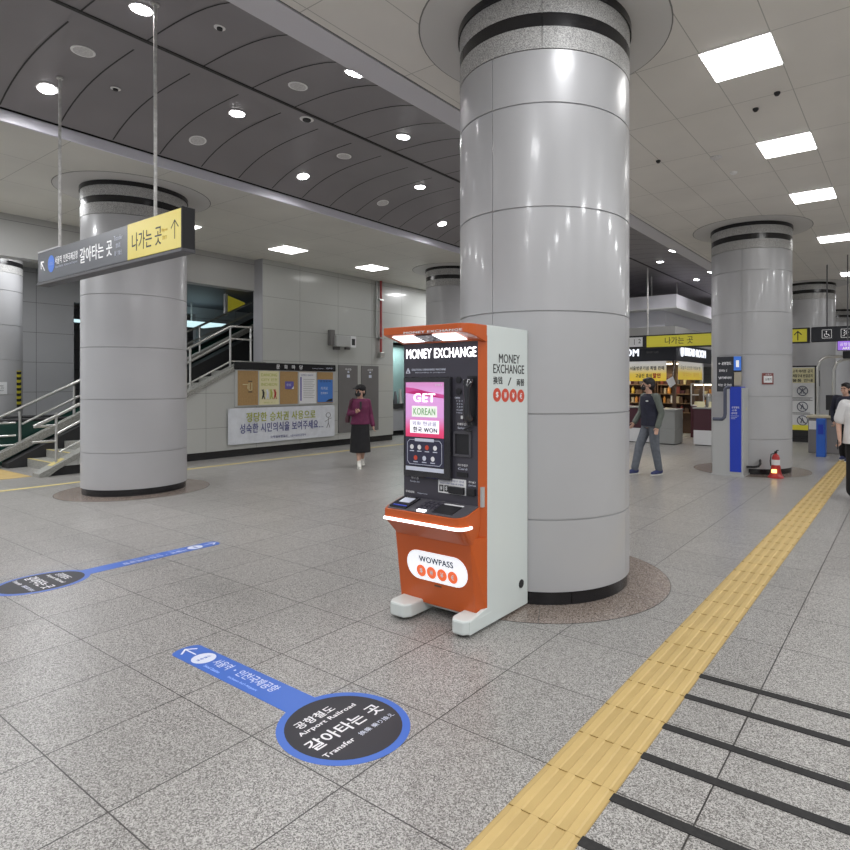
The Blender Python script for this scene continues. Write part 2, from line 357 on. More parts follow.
# ceiling discs round the column heads + granite rings in the floor
COLS = [(-2.533, 4.366), (-9.76, 4.414), (-2.49, 12.04), (-2.5, 19.7), (-9.62, 12.0), (-16.72, 4.4), (-2.5, 27.3)]
b = MB()
for cx, cy in COLS[:5]: b.lathe([(1.03, CZ-.006), (1.03, CZ+.001)], cx, cy, 64); 
struct('trim_4', b, 'ceil_disc', smooth=40)
b = MB()
for cx, cy in COLS[:5]: b.lathe([(1.042, CZ-.002), (1.042, CZ+.001)], cx, cy, 64)
struct('trim_5', b, 'frame_dim')
b = MB()
for cx, cy in COLS: b.lathe([(1.02, 0), (1.02, .0025)], cx, cy, 72); 
b.mi = 1
for cx, cy in COLS: b.lathe([(1.024, 0), (1.024, .0015)], cx, cy, 72)
for cx, cy in COLS:
    for k in range(6):
        a = math.radians(-62+60*k); c, s_ = math.cos(a), math.sin(a); n = Vector((-s_, c, 0))*.002
        p, q = Vector((cx+.72*c, cy+.72*s_, .0028)), Vector((cx+1.02*c, cy+1.02*s_, .0028))
        b.faces([p-n, q-n, q+n, p+n], [(0, 1, 2, 3)])
struct('floor_inlay', b, ['ring', 'seam'])
# walls
WX = -12.3
struct('wall_left', MB().box(WX-.35, WX, 8.33, 12.56, .16, CZ).box(WX-.35, WX, 12.56, 16.5, 2.85, CZ).box(WX-.35, WX, 14.3, 16.5, .16, 2.85), 'wall')
struct('wall_left_parapet', MB().prism([(WX, 4.25, .16), (WX, 8.33, .16), (WX, 8.33, 2.06), (WX, 7.75, 2.06)], (-.22, 0, 0)), 'wall')
struct('wall_left_header', MB().box(WX-.6, WX-.3, -6, 8.33, 3.78, CZ), 'wallp')
struct('wall_left_return', MB().box(WX-.34, WX-.003, 8.31, 8.33, 2.06, CZ), 'wallend')
struct('baseboard_left', MB().box(WX-.3, WX-.02, 4.22, 12.55, 0, .16).box(WX-.3, WX-.02, 14.3, 16.5, 0, .16), 'black')
struct('wall_far', MB().box(-26, 9, 34, 34.2, 0, 5.7), 'wallp')
struct('wall_right', MB().box(8.8, 9, -7, 34, 0, CZ), 'wallp')
struct('wall_hall_end', MB().box(-26, -25.8, -7, 34, 0, CZ), 'walldk')
struct('wall_stair_hall', MB().box(-18.3, -18, -5, 6.62, 0, CZ).box(-18.3, -18, 6.62, 16, 3.75, CZ).box(-18.2, -18.05, 9.9, 18, 0, 3.75), 'walldk')
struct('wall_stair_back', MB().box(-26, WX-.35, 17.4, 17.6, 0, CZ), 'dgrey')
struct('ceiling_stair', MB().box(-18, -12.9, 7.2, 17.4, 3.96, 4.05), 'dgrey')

# ------------------------------------------------------------------ columns
def column(cx, cy, label, a0, sv=(-33, 66, 160, 245)):
    t = thing('column', label, 'column', (cx, cy, 0), 'round panelled columns')
    R_ = .70; J = [.62, 1.385, 2.13, 2.885, 3.636]; pr = [(R_, .1)]
    for j in J: pr += [(R_, j-.006), (R_-.01, j-.004), (R_-.01, j+.004), (R_, j+.006)]
    pr.append((R_, 4.02))
    obj('cladding', MB().lathe(pr, cx, cy, 96, seams=[a0+math.radians(d) for d in sv]), 'clad', t, smooth=25)
    obj('skirting', MB().lathe([(R_-.015, 0), (R_-.015, .1)], cx, cy, 72, seams=[a0+.3]), 'black', t, smooth=30)
    sm = [a0+math.radians(d) for d in (-66, -1, 66, 130, 200, 260)]
    for z0, z1 in ((4.026, 4.185), (4.285, 4.43)): obj('granite_band', MB().lathe([(R_+.004, z0), (R_+.004, z1)], cx, cy, 72, seams=sm), 'collar', t, smooth=30)
    for z0, z1, e in ((4.185, 4.285, 0), (4.43, 4.499, .015)): obj('black_band', MB().lathe([(R_+.002+e, z0), (R_+.002+e, z1)], cx, cy, 72, seams=sm if not e else ()), 'black', t, smooth=30)
    return t
for (cx, cy), lb in zip(COLS, (
        'large grey panelled round column in the foreground directly behind the money exchange machine',
        'grey panelled round column on the left behind the hanging transfer sign',
        'grey panelled round column with signs on it behind the grey and blue pillar box',
        'grey panelled column far back behind the white notice board',
        'grey panelled column mostly hidden behind the big column, showing left of it',
        'grey panelled column at the left edge with hazard tape behind the stairs',
        'farthest grey column, behind the dark pictogram sign at the right edge')):
    column(cx, cy, lb, math.atan2(-cy, -cx), (-33, 66, 160, 245) if cx == -2.533 else (-12, 100, 180, 260) if cy == 12.04 else (105, 180, 255))

# ------------------------------------------------------------------ ceiling fittings
def panel_light(x, y, label, s=.285):
    t = thing('ceiling_light', label, 'ceiling light', (x, y, CZ), 'square ceiling panel lights')
    obj('lamp_frame', MB().box(x-s-.012, x+s+.012, y-s-.012, y+s+.012, CZ-.012, CZ), 'frame', t)
    obj('diffuser', MB().box(x-s, x+s, y-s, y+s, CZ-.018, CZ-.012), 'lamp', t)
    return t
for y, lb in ((5.63, 'nearest'), (7.99, 'second nearest'), (10.35, 'third nearest'), (13.6, 'fourth nearest'), (18.2, 'farthest')):
    panel_light(-1.245, y, lb + ' square white light in the ceiling row on the right')
for y, lb in ((5.7, 'square ceiling light mostly hidden by the yellow end of the hanging sign'), (8.06, 'square ceiling light nearer of the two above the notice board wall'), (10.5, 'square ceiling light farther of the two above the notice board wall')):
    panel_light(-11.0, y, lb)
def off_lamp(x, y, e, s=.57):  # lamp without a fitting; several rows below are added only to brighten
    l = bpy.data.lights.new('unseen_lamp', 'AREA'); l.shape = 'SQUARE'; l.size = s; l.energy = e; l.color = (.975, .985, 1)
    o = bpy.data.objects.new('unseen_lamp', l); o.location = (x, y, CZ-.03); C.objects.link(o)
for y, e in ((3.27, 22), (.91, 38), (-1.45, 45), (-3.8, 50)): off_lamp(-1.245, y, e)
for y in (-3.8, -1.4, .9, 3.3, 5.6, 8, 10.4, 13.6, 18): off_lamp(3.4, y, 95)  # added row, no such lights known; brightens right floor and columns
for y, e in ((3.3, 38), (.9, 90), (-1.5, 95)): off_lamp(-11, y, e)  # added to brighten the dim left ceiling and wall
for y in (1.5, -1.5): off_lamp(-14.6, y, 85)  # added lamps that brighten the stair hall
off_lamp(-17.2, 1.5, 70); off_lamp(-15.3, 5.2, 50)  # likewise added for the stair hall
for y in (14, 17): off_lamp(-11, y, 70)
for x, y in ((-1.245, 23), (-1.245, 28), (3.4, 24)): off_lamp(x, y, 80)  # last one extends the added right row
DL = []
for k in range(-2, 7):
    for x, y0 in ((-7.67, 2.57), (-5.58, 2.57), (-6.77, 4.23), (-4.7, 4.23)): DL.append((x, y0+3.32*k))
vis = 0
for x, y in DL:
    if x < -6 and y > 13: continue
    if y > 1.5:
        row = {-7.67: 'left edge row', -6.77: 'row left of the seam', -5.58: 'row right of the seam', -4.7: 'right edge row'}[x]
        i = round((y-2.5)/3.32); n = ['nearest', 'second', 'third', 'fourth', 'fifth', 'sixth', 'seventh', 'eighth'][max(0, i)]
        t = thing('downlight', f'{n} round downlight along the {row} of the dark curved ceiling', 'ceiling light', (x, y, vz(x)), 'round downlights in the dark ceiling')
        z = vz(x)
        sl = vs(x); ax = (Vector((1, 0, sl)).normalized(), Vector((0, 1, 0)))
        obj('trim_ring', MB().disc((x, y, z-.002), .098, 28, (0, 0, -.008), ax), 'frame', t)
        obj('lens', MB().disc((x, y, z-.010), .08, 28, (0, 0, -.006), ax), 'dlamp', t)
    l = bpy.data.lights.new('downlight_beam', 'SPOT'); l.energy = 80; l.spot_size = 2.6; l.spot_blend = .7; l.shadow_soft_size = .07; l.color = (1, .97, .98)
    o = bpy.data.objects.new('downlight_beam', l); o.location = (x, y, vz(x)-.03); C.objects.link(o)
for i, (x, y) in enumerate(((-6.77, 2.57), (-5.6, 4.23), (-6.77, 5.91), (-7.66, 7.57), (-5.6, 7.55), (-5.6, 10.9), (-7.68, 4.24))):
    z = vz(x); sl = vs(x); ax = (Vector((1, 0, sl)).normalized(), Vector((0, 1, 0)))
    t = thing('ceiling_speaker', 'round grey speaker grille in the curved ceiling, ' + ('nearest the white rods', 'right of the seam near the beam', 'left of the seam in the middle', 'by the left edge', 'beyond the middle right of the seam', 'far back right of the seam', 'nearest the left edge')[i], 'speaker', (x, y, z), 'ceiling speakers')
    obj('grille', MB().disc((x, y, z-.006), .085, 24, (0, 0, -.004), ax), 'grille', t)
    obj('rim', MB().disc((x, y, z-.001), .105, 28, (0, 0, -.006), ax), 'frame', t)
for i, (x, y) in enumerate(((-7.25, 3.07), (-5.24, 3.1), (-6.22, 4.83))):
    z = vz(x)
    t = thing('sprinkler', 'tiny round sprinkler in the dark curved ceiling, ' + ('between the two rods', 'near the right beam at the top', 'on the central seam')[i], 'sprinkler', (x, y, z), 'ceiling sprinklers')
    obj('rose', MB().disc((x, y, z-.001), .05 if i < 2 else .085, 20, (0, 0, -.006)), 'frame', t)
    obj('head', MB().disc((x, y, z-.007), .025 if i < 2 else .05, 16, (0, 0, -.015)), 'blackm', t)
for i, (x, y, r, m_) in enumerate(((-2.05, 7.9, .07, 'grille'), (-2.0, 8.6, .05, 'frame'), (-1.1, 6.5, .03, 'blackm'), (-1.35, 6.75, .03, 'blackm'), (-2.7, 7.6, .03, 'blackm'))):
    o = obj('smoke_detector', MB().lathe([(r*.6, CZ-.03), (r, CZ-.012), (r, CZ)], x, y, 20), m_, at=(x, y, CZ), smooth=40)
    tag(o, ('round grey detector in the pale ceiling right of the big column', 'small white detector beside the grey one right of the big column', 'tiny dark fitting just behind the nearest square light', 'second tiny dark fitting left behind the nearest square light', 'tiny dark fitting close to the right of the big column')[i], 'detector', 'fittings in the pale ceiling')

# ------------------------------------------------------------------ floor markings
t = obj('tactile_paving', (lambda b: b)(MB()), 'yellow') if False else None
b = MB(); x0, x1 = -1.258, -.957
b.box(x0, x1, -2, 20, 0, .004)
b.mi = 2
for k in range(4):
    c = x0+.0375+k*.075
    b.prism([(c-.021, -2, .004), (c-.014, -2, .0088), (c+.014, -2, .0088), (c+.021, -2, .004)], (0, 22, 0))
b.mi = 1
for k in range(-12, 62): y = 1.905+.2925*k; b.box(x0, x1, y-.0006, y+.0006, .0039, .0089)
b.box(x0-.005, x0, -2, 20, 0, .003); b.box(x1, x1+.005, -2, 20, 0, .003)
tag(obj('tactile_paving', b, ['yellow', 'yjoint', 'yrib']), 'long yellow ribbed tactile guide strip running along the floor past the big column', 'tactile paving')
for i, y in enumerate((3.35, 3.09, 2.76, 2.49, 2.17, 1.9, 1.6)):
    nm = ['farthest', 'second farthest', 'third farthest', 'fourth farthest', 'fifth farthest', 'nearest corner', 'just out of frame'][i]
    if i == 6: continue
    o = obj('anti_slip_strip', MB().box(-.957, 1.3, y-.024, y+.024, 0, .004), 'rubber', at=(-.957, y, 0), bevel=.0015)
    tag(o, f'{nm} black anti-slip strip on the floor right of the yellow guide strip', 'floor strip', 'black anti-slip strips')
tag(obj('floor_line', MB().box(-11.27, -11.15, -4, 12.6, 0, .003), 'yline'), 'thin yellow line on the floor along the left wall', 'floor line')
b = MB().box(-14.35, -12.55, 3.55, 3.98, 0, .005)
for i in range(12):
    for j in range(3): b.lathe([(.03, .005), (.02, .009)], -14.27+.148*i, 3.63+.13*j, 10)
tag(obj('tactile_patch', b, 'yellow', at=(-13.4, 3.7, 0)), 'yellow tactile tiles at the foot of the stairs', 'tactile paving')

def sticker(cx, cy, vdir, L, hw, ru, rv, label):
    """round floor sticker with a handle running along vdir; letters' up is vdir"""
    v = Vector(vdir); u = v.cross(Z); P = lambda a, c, z=0.: Vector((cx, cy, z)) + u*a + v*c
    t = thing('floor_sticker', label, 'floor sticker', (cx, cy, 0), 'blue transfer floor stickers')
    b = MB(); n = 48; pts = []
    a0 = math.asin(hw/ru)
    for k in range(n+1):
        a = PI/2 + a0 + (2*PI-2*a0)*k/n; pts.append(P(ru*math.cos(a), rv*math.sin(a)))
    for k in range(9):
        a = PI*k/8; pts.append(P(hw*math.cos(a), L-.05+.05*math.sin(a)))
    b.prism(pts, (0, 0, .0016)); obj('blue_base', b, 'blue', t)
    obj('black_disc', MB().prism([P(ru*.88*math.cos(2*PI*k/48), rv*.88*math.sin(2*PI*k/48), .0016) for k in range(48)], (0, 0, .0006)), 'navy', t)
    z = .0022; d = .0005
    text('lettering', '공항철도', P(-.035, .165, z), u, v, .215, .062, 'white', t, .012, d)
    text('lettering', 'Airport Railroad', P(-.01, .095, z), u, v, .33, .04, 'white', t, .012, d)
    text('lettering', '갈아타는 곳', P(.0, -.015, z), u, v, .42, .092, 'white', t, .014, d)
    text('lettering', 'Transfer', P(-.13, -.12, z), u, v, .165, .033, 'white', t, .012, d)
    text('lettering', '换乘 乗り換え', P(.095, -.12, z), u, v, .21, .033, 'pale', t, .0, d)
    # handle: letters run along -v, their up towards u... seen from the disc's right
    z = .0016
    obj('arrow', (lambda b: (b.prism([P(x+s*.004, y, z) for x, y, s in ((0, L-.15, -1), (0, L-.15, 1), (0, L-.035, 1), (0, L-.035, -1))], (0,0,d)),
        b.prism([P(0, L-.022, z), P(.052, L-.075, z), P(.044, L-.082, z), P(0, L-.038, z)], (0,0,d)),
        b.prism([P(0, L-.022, z), P(-.052, L-.075, z), P(-.044, L-.082, z), P(0, L-.038, z)], (0,0,d)), b)[-1])(MB()), 'white', t)
    obj('oval', MB().prism([P(.066*math.cos(2*PI*k/28), L-.235+.07*math.sin(2*PI*k/28), z) for k in range(28)], (0, 0, d)), 'pale', t)
    text('lettering', '공항철도', P(0, L-.235, z+d), u, v, .085, .022, 'blue', t, .01, d)
    f = L-.33
    text('lettering', '서울역', P(.02, f-.07, z), -v, u, .15, .065, 'pale', t, .0, d)
    text('lettering', 'Seoul Station', P(-.045, f-.07, z), -v, u, .15, .02, 'cyan', t, .0, d)
    text('lettering', '·', P(.02, f-.19, z), -v, u, .014, .014, 'pale', t, .0, d)
    text('lettering', '인천국제공항', P(.02, f-.4, z), -v, u, .34, .065, 'pale', t, .0, d)
    text('lettering', 'Incheon Int\'l Airport', P(-.045, f-.36, z), -v, u, .26, .02, 'cyan', t, .0, d)
    return t
sticker(-2.19, 1.91, (-1, 0, 0), 1.44, .085, .283, .332, 'blue floor sticker with black disc and clear white transfer lettering in the foreground')
sticker(-5.78, 1.9, (0, 1, 0), 1.5, .085, .283, .332, 'farther blue floor sticker with black disc touching the left edge')

# ------------------------------------------------------------------ money exchange machine
XL, XR, YF, YB, ZT = -3.0, -2.28, 3.16, 3.70, 1.99
t = thing('exchange_machine', 'orange and white money exchange kiosk with screen and phone handset beside the big column', 'machine', ((XL+XR)/2, 3.45, 0))
b = MB()
b.prism([(XR, YF+.035, .14), (XR, 3.01, .105), (XR, 3.01, .02), (XR, YB, .02), (XR, YB, ZT), (XR, YF+.035, ZT)], (-.03, 0, 0))
obj('side_panel', b, 'mwhite', t, bevel=.004)
b = MB(); b.prism([(XL, YF+.035, .14), (XL, YB, .03), (XL, YB, ZT), (XL, YF+.035, ZT)], (.03, 0, 0))
obj('side_panel', b, 'mwhite', t, bevel=.004)
obj('back_cabinet', MB().box(XL+.03, XR-.03, YF+.05, YB, .09, ZT-.004), 'mwhite', t)
def foot(x0, x1):
    b = MB(); b.prism([(x0, YF+.1, .025), (x0, 3.02, .02), (x0+.035, 2.975, .02), (x1-.035, 2.975, .02), (x1, 3.02, .02), (x1, YF+.1, .02)], (0, 0, .092))
    f = obj('foot', b, 'mwhite', t, bevel=.012)
    obj('caster', MB().lathe([(.022, 0), (.022, .03)], (x0+x1)/2, 3.04, 14).lathe([(.022, 0), (.022, .03)], (x0+x1)/2, 3.22, 14), 'blackm', f)
foot(-2.43, XR+.001); foot(-2.975, -2.785)
obj('caster', MB().lathe([(.022, 0), (.022, .09)], XL+.1, 3.65, 14).lathe([(.022, 0), (.022, .09)], XR-.1, 3.65, 14), 'blackm', t)
obj('toe_plate', MB().box(XL+.03, XR-.05, YF+.03, YF+.05, .055, .14), 'mwhite', t)
# orange surround: right and left jambs
b = MB(); b.prism([(XR, YF+.035, .085), (XR, YF+.035, 1.92), (XR-.046, YF-.004, 1.92), (XR-.046, YF-.004, .085)], (-.02, .05, 0)); obj('jamb', b, 'orange', t)
b = MB(); b.prism([(XL, YF+.035, .1), (XL, YF+.035, 1.92), (XL+.008, YF+.02, 1.92), (XL+.008, YF+.02, .1)], (.01, .02, 0)); obj('jamb', b, 'orange', t)
obj('hinge', MB().box(XR-.03, XR-.012, YF-.0, YF+.03, .8, .93), 'steel2', t)
# canopy: rounded right corner, thicker towards the body
b = MB(); r = .1; yc = 2.97; out = [(XL, yc)] + [(XR-r+r*math.sin(PI/2*k/6), yc+r-r*math.cos(PI/2*k/6)) for k in range(7)] + [(XR, YF+.034), (XL, YF+.034)]
n = len(out); zb = lambda y: 1.937 - .055*(y-yc)/.2
vs = [(x, y, zb(y)) for x, y in out] + [(x, y, 1.988) for x, y in out]
b.faces(vs, [tuple(range(n-1, -1, -1)), tuple(range(n, 2*n))] + [(i, (i+1) % n, n+(i+1) % n, n+i) for i in range(n)])
obj('canopy', b, 'orange', t, bevel=.004)
zc = lambda y: zb(y)-.003
def under(x0, x1, m, nm):
    ya, yb = yc+.025, YF-.05; s = Vector((0, 0, -.004))
    obj(nm, MB().prism([(x0, ya, zc(ya)), (x1, ya, zc(ya)), (x1-.0, yb, zc(yb)), (x0, yb, zc(yb))], s), m, t, bevel=.001)
under(XL+.06, XL+.255, 'mlamp', 'canopy_lamp'); under(XR-.3, XR-.1, 'mlamp', 'canopy_lamp'); under(XL+.26, XR-.305, 'mface', 'canopy_panel')
for k in range(17): pass
text('lettering', 'MONEY EXCHANGE', (-2.56, yc-.001, 1.9455), X, Z, .5, .015, 'white', t, .02, .001)
# dark face
obj('face_panel', MB().box(XL+.014, XR-.046, YF, YF+.06, .78, 1.91), 'mface', t)
f0 = YF-.001
sxr = .949  # face helpers: u across from left edge, z
FU = lambda u: XL+u
text('lettering', 'MONEY EXCHANGE', (FU(.348), f0, 1.815), X, Z, .62, .066, 'mletter', t, .005, .002, label='white lit raised letters MONEY EXCHANGE')
text('lettering', 'CAUTION: UNMANNED MACHINE', (FU(.245), f0, 1.703), X, Z, .31, .014, 'pale', t, .01)
text('lettering', 'Recording in progress', (FU(.26), f0, 1.682), X, Z, .27, .010, 'pale', t)
b = MB(); c = FU(.055)
for p, q in (((c-.018, 1.68), (c, 1.714)), ((c, 1.714), (c+.018, 1.68)), ((c+.018, 1.68), (c-.018, 1.68))): b.tube([(p[0], f0-.001, p[1]), (q[0], f0-.001, q[1])], .003, 6)
b.box(c-.002, c+.002, f0-.002, f0, 1.688, 1.701); obj('warning_mark', b, 'pale', t)
# screen
scr = obj('screen_bezel', MB().box(FU(.04), FU(.462), YF-.035, YF, .955, 1.652), 'glassd', t, bevel=.006)
scrm = ramp_mat('screen_image', 2, ((0, (.55, .03, .1)), (.15, (.62, .06, .17)), (.4, (.56, .27, .56)), (.8, (.6, .3, .6)), (1, (.5, .2, .42))), 1.225, 1.61, .62)
sy = YF-.0362
b = MB().box(FU(.065), FU(.412), sy, sy+.001, 1.235, 1.615); obj('screen', b, scrm, t, label := None) if False else obj('screen', b, scrm, t)
S = lambda u: FU(.065+u*.347)
obj('screen_shape', MB().prism([(S(.0), sy-.0006, 1.54), (S(.25), sy-.0006, 1.555), (S(.6), sy-.0006, 1.55), (S(1), sy-.0006, 1.53), (S(1), sy-.0006, 1.505), (S(.55), sy-.0006, 1.535), (S(.2), sy-.0006, 1.575), (S(0), sy-.0006, 1.58)], (0, .0004, 0)), mat('screen_wave', (.5, .06, .25), .4, emit=.5), t)
text('lettering', 'GET', (S(.5), sy-.0008, 1.508), X, Z, .2, .062, mat('screen_white', (1, .9, 1), .4, emit=1.1), t, .02)
obj('screen_card', MB().box(S(.17), S(.83), sy-.001, sy, 1.375, 1.45), mat('screen_mint', (.75, .8, .72), .4, emit=.6), t)
text('lettering', 'KOREAN', (S(.5), sy-.0012, 1.413), X, Z, .2, .05, mat('screen_green', (.25, .42, .25), .4, emit=.3), t, .02)
obj('screen_card', MB().box(S(.12), S(.88), sy-.001, sy, 1.262, 1.352), mat('screen_paper', (.85, .82, .9), .4, emit=.75), t, bevel=.0004)
text('lettering', '외화 현금을', (S(.5), sy-.0014, 1.33), X, Z, .22, .03, 'indigo', t)
text('lettering', '한국 WON', (S(.52), sy-.0014, 1.287), X, Z, .22, .04, 'ink', t, .02)
text('lettering', '24H', (S(.86), sy-.0008, 1.597), X, Z, .06, .012, 'white', t)
obj('screen_menu', MB().box(S(.0), S(1), sy, sy+.001, 1.035, 1.23), mat('screen_navy', (.03, .03, .06), .3, emit=.15), t)
b = MB(); sy2 = sy-.0008
c0, c1, z0, z1 = S(.05), S(.95), 1.045, 1.215
for p, q in (((c0, z0+.02), (c0, z1-.02)), ((c1, z0+.02), (c1, z1-.02)), ((c0+.02, z0), (c1-.02, z0)), ((c0+.02, z1), (c1-.02, z1)), ((c0, z0+.02), (c0+.02, z0)), ((c1-.02, z0), (c1, z0+.02)), ((c0, z1-.02), (c0+.02, z1)), ((c1-.02, z1), (c1, z1-.02))):
    b.tube([(p[0], sy2, p[1]), (q[0], sy2, q[1])], .0018, 6)
b.box(S(.25), S(.75), sy2-.001, sy2, 1.205, 1.226); obj('menu_outline', b, 'pale', t)
for i, (u, z, m_) in enumerate(((.17, 1.165, 'white'), (.37, 1.165, 'white'), (.57, 1.165, 'cred'), (.78, 1.165, 'white'), (.27, 1.09, 'cred'), (.5, 1.09, 'pale'), (.72, 1.09, 'white'))):
    ic = obj('menu_icon', MB().disc((S(u), sy2, z), .017, 18, (0, -.0008, 0), (X, Z)), m_, t)
    obj('menu_caption', MB().box(S(u)-.02, S(u)+.02, sy2-.0008, sy2, z-.031, z-.025), 'pale', ic)
obj('screen_footer', MB().box(S(.0), S(1), sy-.0005, sy, 1.0, 1.028), 'pale', t)
# handset, cameras, note slots
b = MB().box(FU(.585), FU(.662), YF-.004, YF, 1.33, 1.655); hk = obj('handset_cradle', b, 'mface2', t)
b = MB(); hx = FU(.622)
b.tube([(hx, YF-.02, 1.615), (hx, YF-.045, 1.612), (hx, YF-.058, 1.57), (hx, YF-.054, 1.5), (hx, YF-.058, 1.42), (hx, YF-.045, 1.378), (hx, YF-.02, 1.375)], [.03, .034, .026, .02, .026, .034, .03], 14)
obj('handset', b, 'glassd', t, smooth=60)
b = MB(); b.tube([(hx-.01+.03*math.sin(k*.5), YF-.03, 1.36-.003*k-.03*math.sin(PI*k/20)) for k in range(21)], .006, 8); obj('handset_cord', b, 'blackm', t, smooth=60)
for z in (1.63, 1.553): obj('camera', MB().lathe([(.022, 0), (.022, .008), (.012, .009)], 0, 0, 20).prism([(0,0,0),(0.0001,0,0),(0,.0001,0)], (0,0,.0001)), 'mface2', t).matrix_local = Matrix.Translation(Vector((FU(.515), YF-.001, z))-ORG[t.name]) @ Matrix.Rotation(PI/2, 4, 'X') @ Matrix.Translation(ORG[t.name])
text('lettering', 'OPEN', (FU(.5), f0, 1.51), X, Z, .045, .012, 'pale', t, .01)
for i in range(5): text('lettering', ('1 2 3', '4 5 6', '7 8 9', 'Call', 'Help')[i], (FU(.52), f0, 1.49-.02*i), X, Z, .05, .010, 'pale', t)
obj('label_plate', MB().box(FU(.53), FU(.56), f0-.001, f0, 1.37, 1.392), 'paper', t)
text('lettering', '지폐투입구', (FU(.545), f0, 1.335), X, Z, .09, .018, 'white', t, .01)
text('lettering', 'Banknote', (FU(.545), f0, 1.31), X, Z, .08, .014, 'pale', t)
b = MB()
for q in ((.472, .487, 1.12, 1.285), (.605, .62, 1.12, 1.285), (.487, .605, 1.12, 1.135), (.487, .605, 1.27, 1.285)): b.box(FU(q[0]), FU(q[1]), YF-.012, YF, q[2], q[3])
fr = obj('note_tray', b, 'mtop', t, bevel=.002); obj('tray_mouth', MB().box(FU(.487), FU(.605), YF-.003, YF, 1.135, 1.27), 'mface2', fr)
text('lettering', '카드투입구', (FU(.545), f0, 1.062), X, Z, .085, .016, 'white', t, .01)
text('lettering', 'Card', (FU(.545), f0, 1.038), X, Z, .075, .014, 'pale', t)
obj('card_slot', MB().box(FU(.5), FU(.59), YF-.008, YF, .985, 1.015), 'mface2', t)
text('lettering', '영수증', (FU(.12), f0, .94), X, Z, .07, .016, 'white', t, .01)
text('lettering', 'Receipt slot', (FU(.12), f0, .915), X, Z, .09, .014, 'pale', t)
text('lettering', 'ID READER', (FU(.075), f0, .84), X, Z, .08, .014, 'white', t, .01); text('lettering', 'Passport scan', (FU(.19), f0, .837), X, Z, .09, .01, 'pale', t)
nt_ = obj('notice_plate', MB().box(FU(.335), FU(.575), f0-.002, f0, .862, .966), 'paper', t)
for i in range(2): text('lettering', ('외국지폐 투입구 안내', 'Insert one note at a time')[i], (FU(.455), f0-.002, .95-.018*i), X, Z, .2, .012, 'indigo', nt_)
obj('notice_mark', MB().box(FU(.345), FU(.382), f0-.003, f0-.002, .872, .916).box(FU(.39), FU(.427), f0-.003, f0-.002, .872, .916), 'ink', nt_)
for i in range(2): text('lettering', '₩$'[i], (FU((.363, .408)[i]), f0-.003, .894), X, Z, .018, .03, 'white', nt_)
obj('note_slot', MB().box(FU(.437), FU(.565), YF-.022, YF, .868, .915), 'mface2', t, bevel=.003)
text('lettering', '카드출구', (FU(.625), f0, .955), X, Z, .06, .014, 'white', t, .01); text('lettering', 'Card out', (FU(.625), f0, .935), X, Z, .06, .012, 'pale', t)
obj('card_exit', MB().box(FU(.59), FU(.655), YF-.02, YF, .868, .915), 'mface2', t, bevel=.004)
# desk
def desk_outline(ya, inset=0.):
    r = .07; return [(XL+inset, YF-.0)] + [(XL+inset, ya+r*.6), (XL+inset+.02, ya)] + [(XR-.03-r+r*math.sin(PI/2*k/6)-inset, ya+r-r*math.cos(PI/2*k/6)) for k in range(7)] + [(XR-.03-inset, YF-.0)]
zt = lambda y: .80 - .27*(YF-y)
def slab(ya, zfa, zfb, m, nm, inset=0., yb_in=None):
    o = desk_outline(ya, inset); b = MB(); n = len(o)
    b.faces([(x, y, zfa(y)) for x, y in o] + [(x, y, zfb(y)) for x, y in o], [tuple(range(n-1, -1, -1)), tuple(range(n, 2*n))] + [(i, (i+1) % n, n+(i+1) % n, n+i) for i in range(n)])
    return obj(nm, b, m, t)
ya = 2.965
slab(ya, lambda y: .672, lambda y: zt(y), 'orange', 'desk_rim')
slab(ya+.012, lambda y: zt(y), lambda y: zt(y)+.004, 'mtop', 'desk_top', .01)
o = [(x, y) for x, y in desk_outline(ya-.003, -.003) if y < 3.04]; o = [(XL-.003, 3.03)] + o[0:] + [(XR-.027, 3.06)]
b = MB(); pp = [Vector((x, y, .685)) for x, y in o]; b.tube(pp, .0105, 8); obj('light_strip', b, 'led', t, smooth=50)
# fascia under the desk, sloping back to the lower panel
b = MB(); o1 = desk_outline(ya+.006, .004); o2 = [(x, min(YF, 3.075 + (y-ya)*.35)) for x, y in desk_outline(ya, .012)]; n = len(o1)
b.faces([(x, y, .56) for x, y in o2] + [(x, y, .674) for x, y in o1], [tuple(range(n-1, -1, -1)), tuple(range(n, 2*n))] + [(i, (i+1) % n, n+(i+1) % n, n+i) for i in range(n)])
obj('desk_fascia', b, 'orange', t)
b = MB()
b.prism([(XL+.004, 3.075, .6), (XL+.004, 3.14, .085), (XL+.004, YF+.03, .085), (XL+.004, YF+.03, .6)], (XR-XL-.05, 0, 0))
obj('front_door', b, 'orange', t, bevel=.01)
b = MB(); b.faces([(XR-.05, 3.078, .6), (XR-.05, 3.143, .085), (XR-.001, YF+.036, .085), (XR-.001, YF+.036, .6), (XR-.05, YF+.04, .085), (XR-.05, YF+.04, .6)], [(0, 1, 2, 3), (0, 3, 5), (1, 4, 2), (0, 5, 4, 1), (2, 4, 5, 3)]); obj('door_edge', b, 'orange', t)
dy = lambda z: 3.075+.065*(.6-z)/.515-.0012
dn = Vector((0, -.14, -1)).normalized(); up = Vector((0, -.14, 1)).normalized()
def door_pt(x, z, e=0.): return Vector((x, dy(z)-e, z))
pts = []; cxp, hw, hh, zc0 = -2.635, .265, .102, .36
for k in range(13): a = -PI/2+PI*k/12; pts.append((cxp+hw-hh+hh*math.cos(a), zc0+hh*math.sin(a)))
for k in range(13): a = PI/2+PI*k/12; pts.append((cxp-hw+hh+hh*math.cos(a), zc0+hh*math.sin(a)))
obj('pill_sign', MB().prism([door_pt(x, z) for x, z in pts], (0, -.003, 0)), 'pill', t)
text('lettering', 'WOWPASS', door_pt(cxp, .405, .003), X, up, .3, .043, 'mnavy', t, .016)
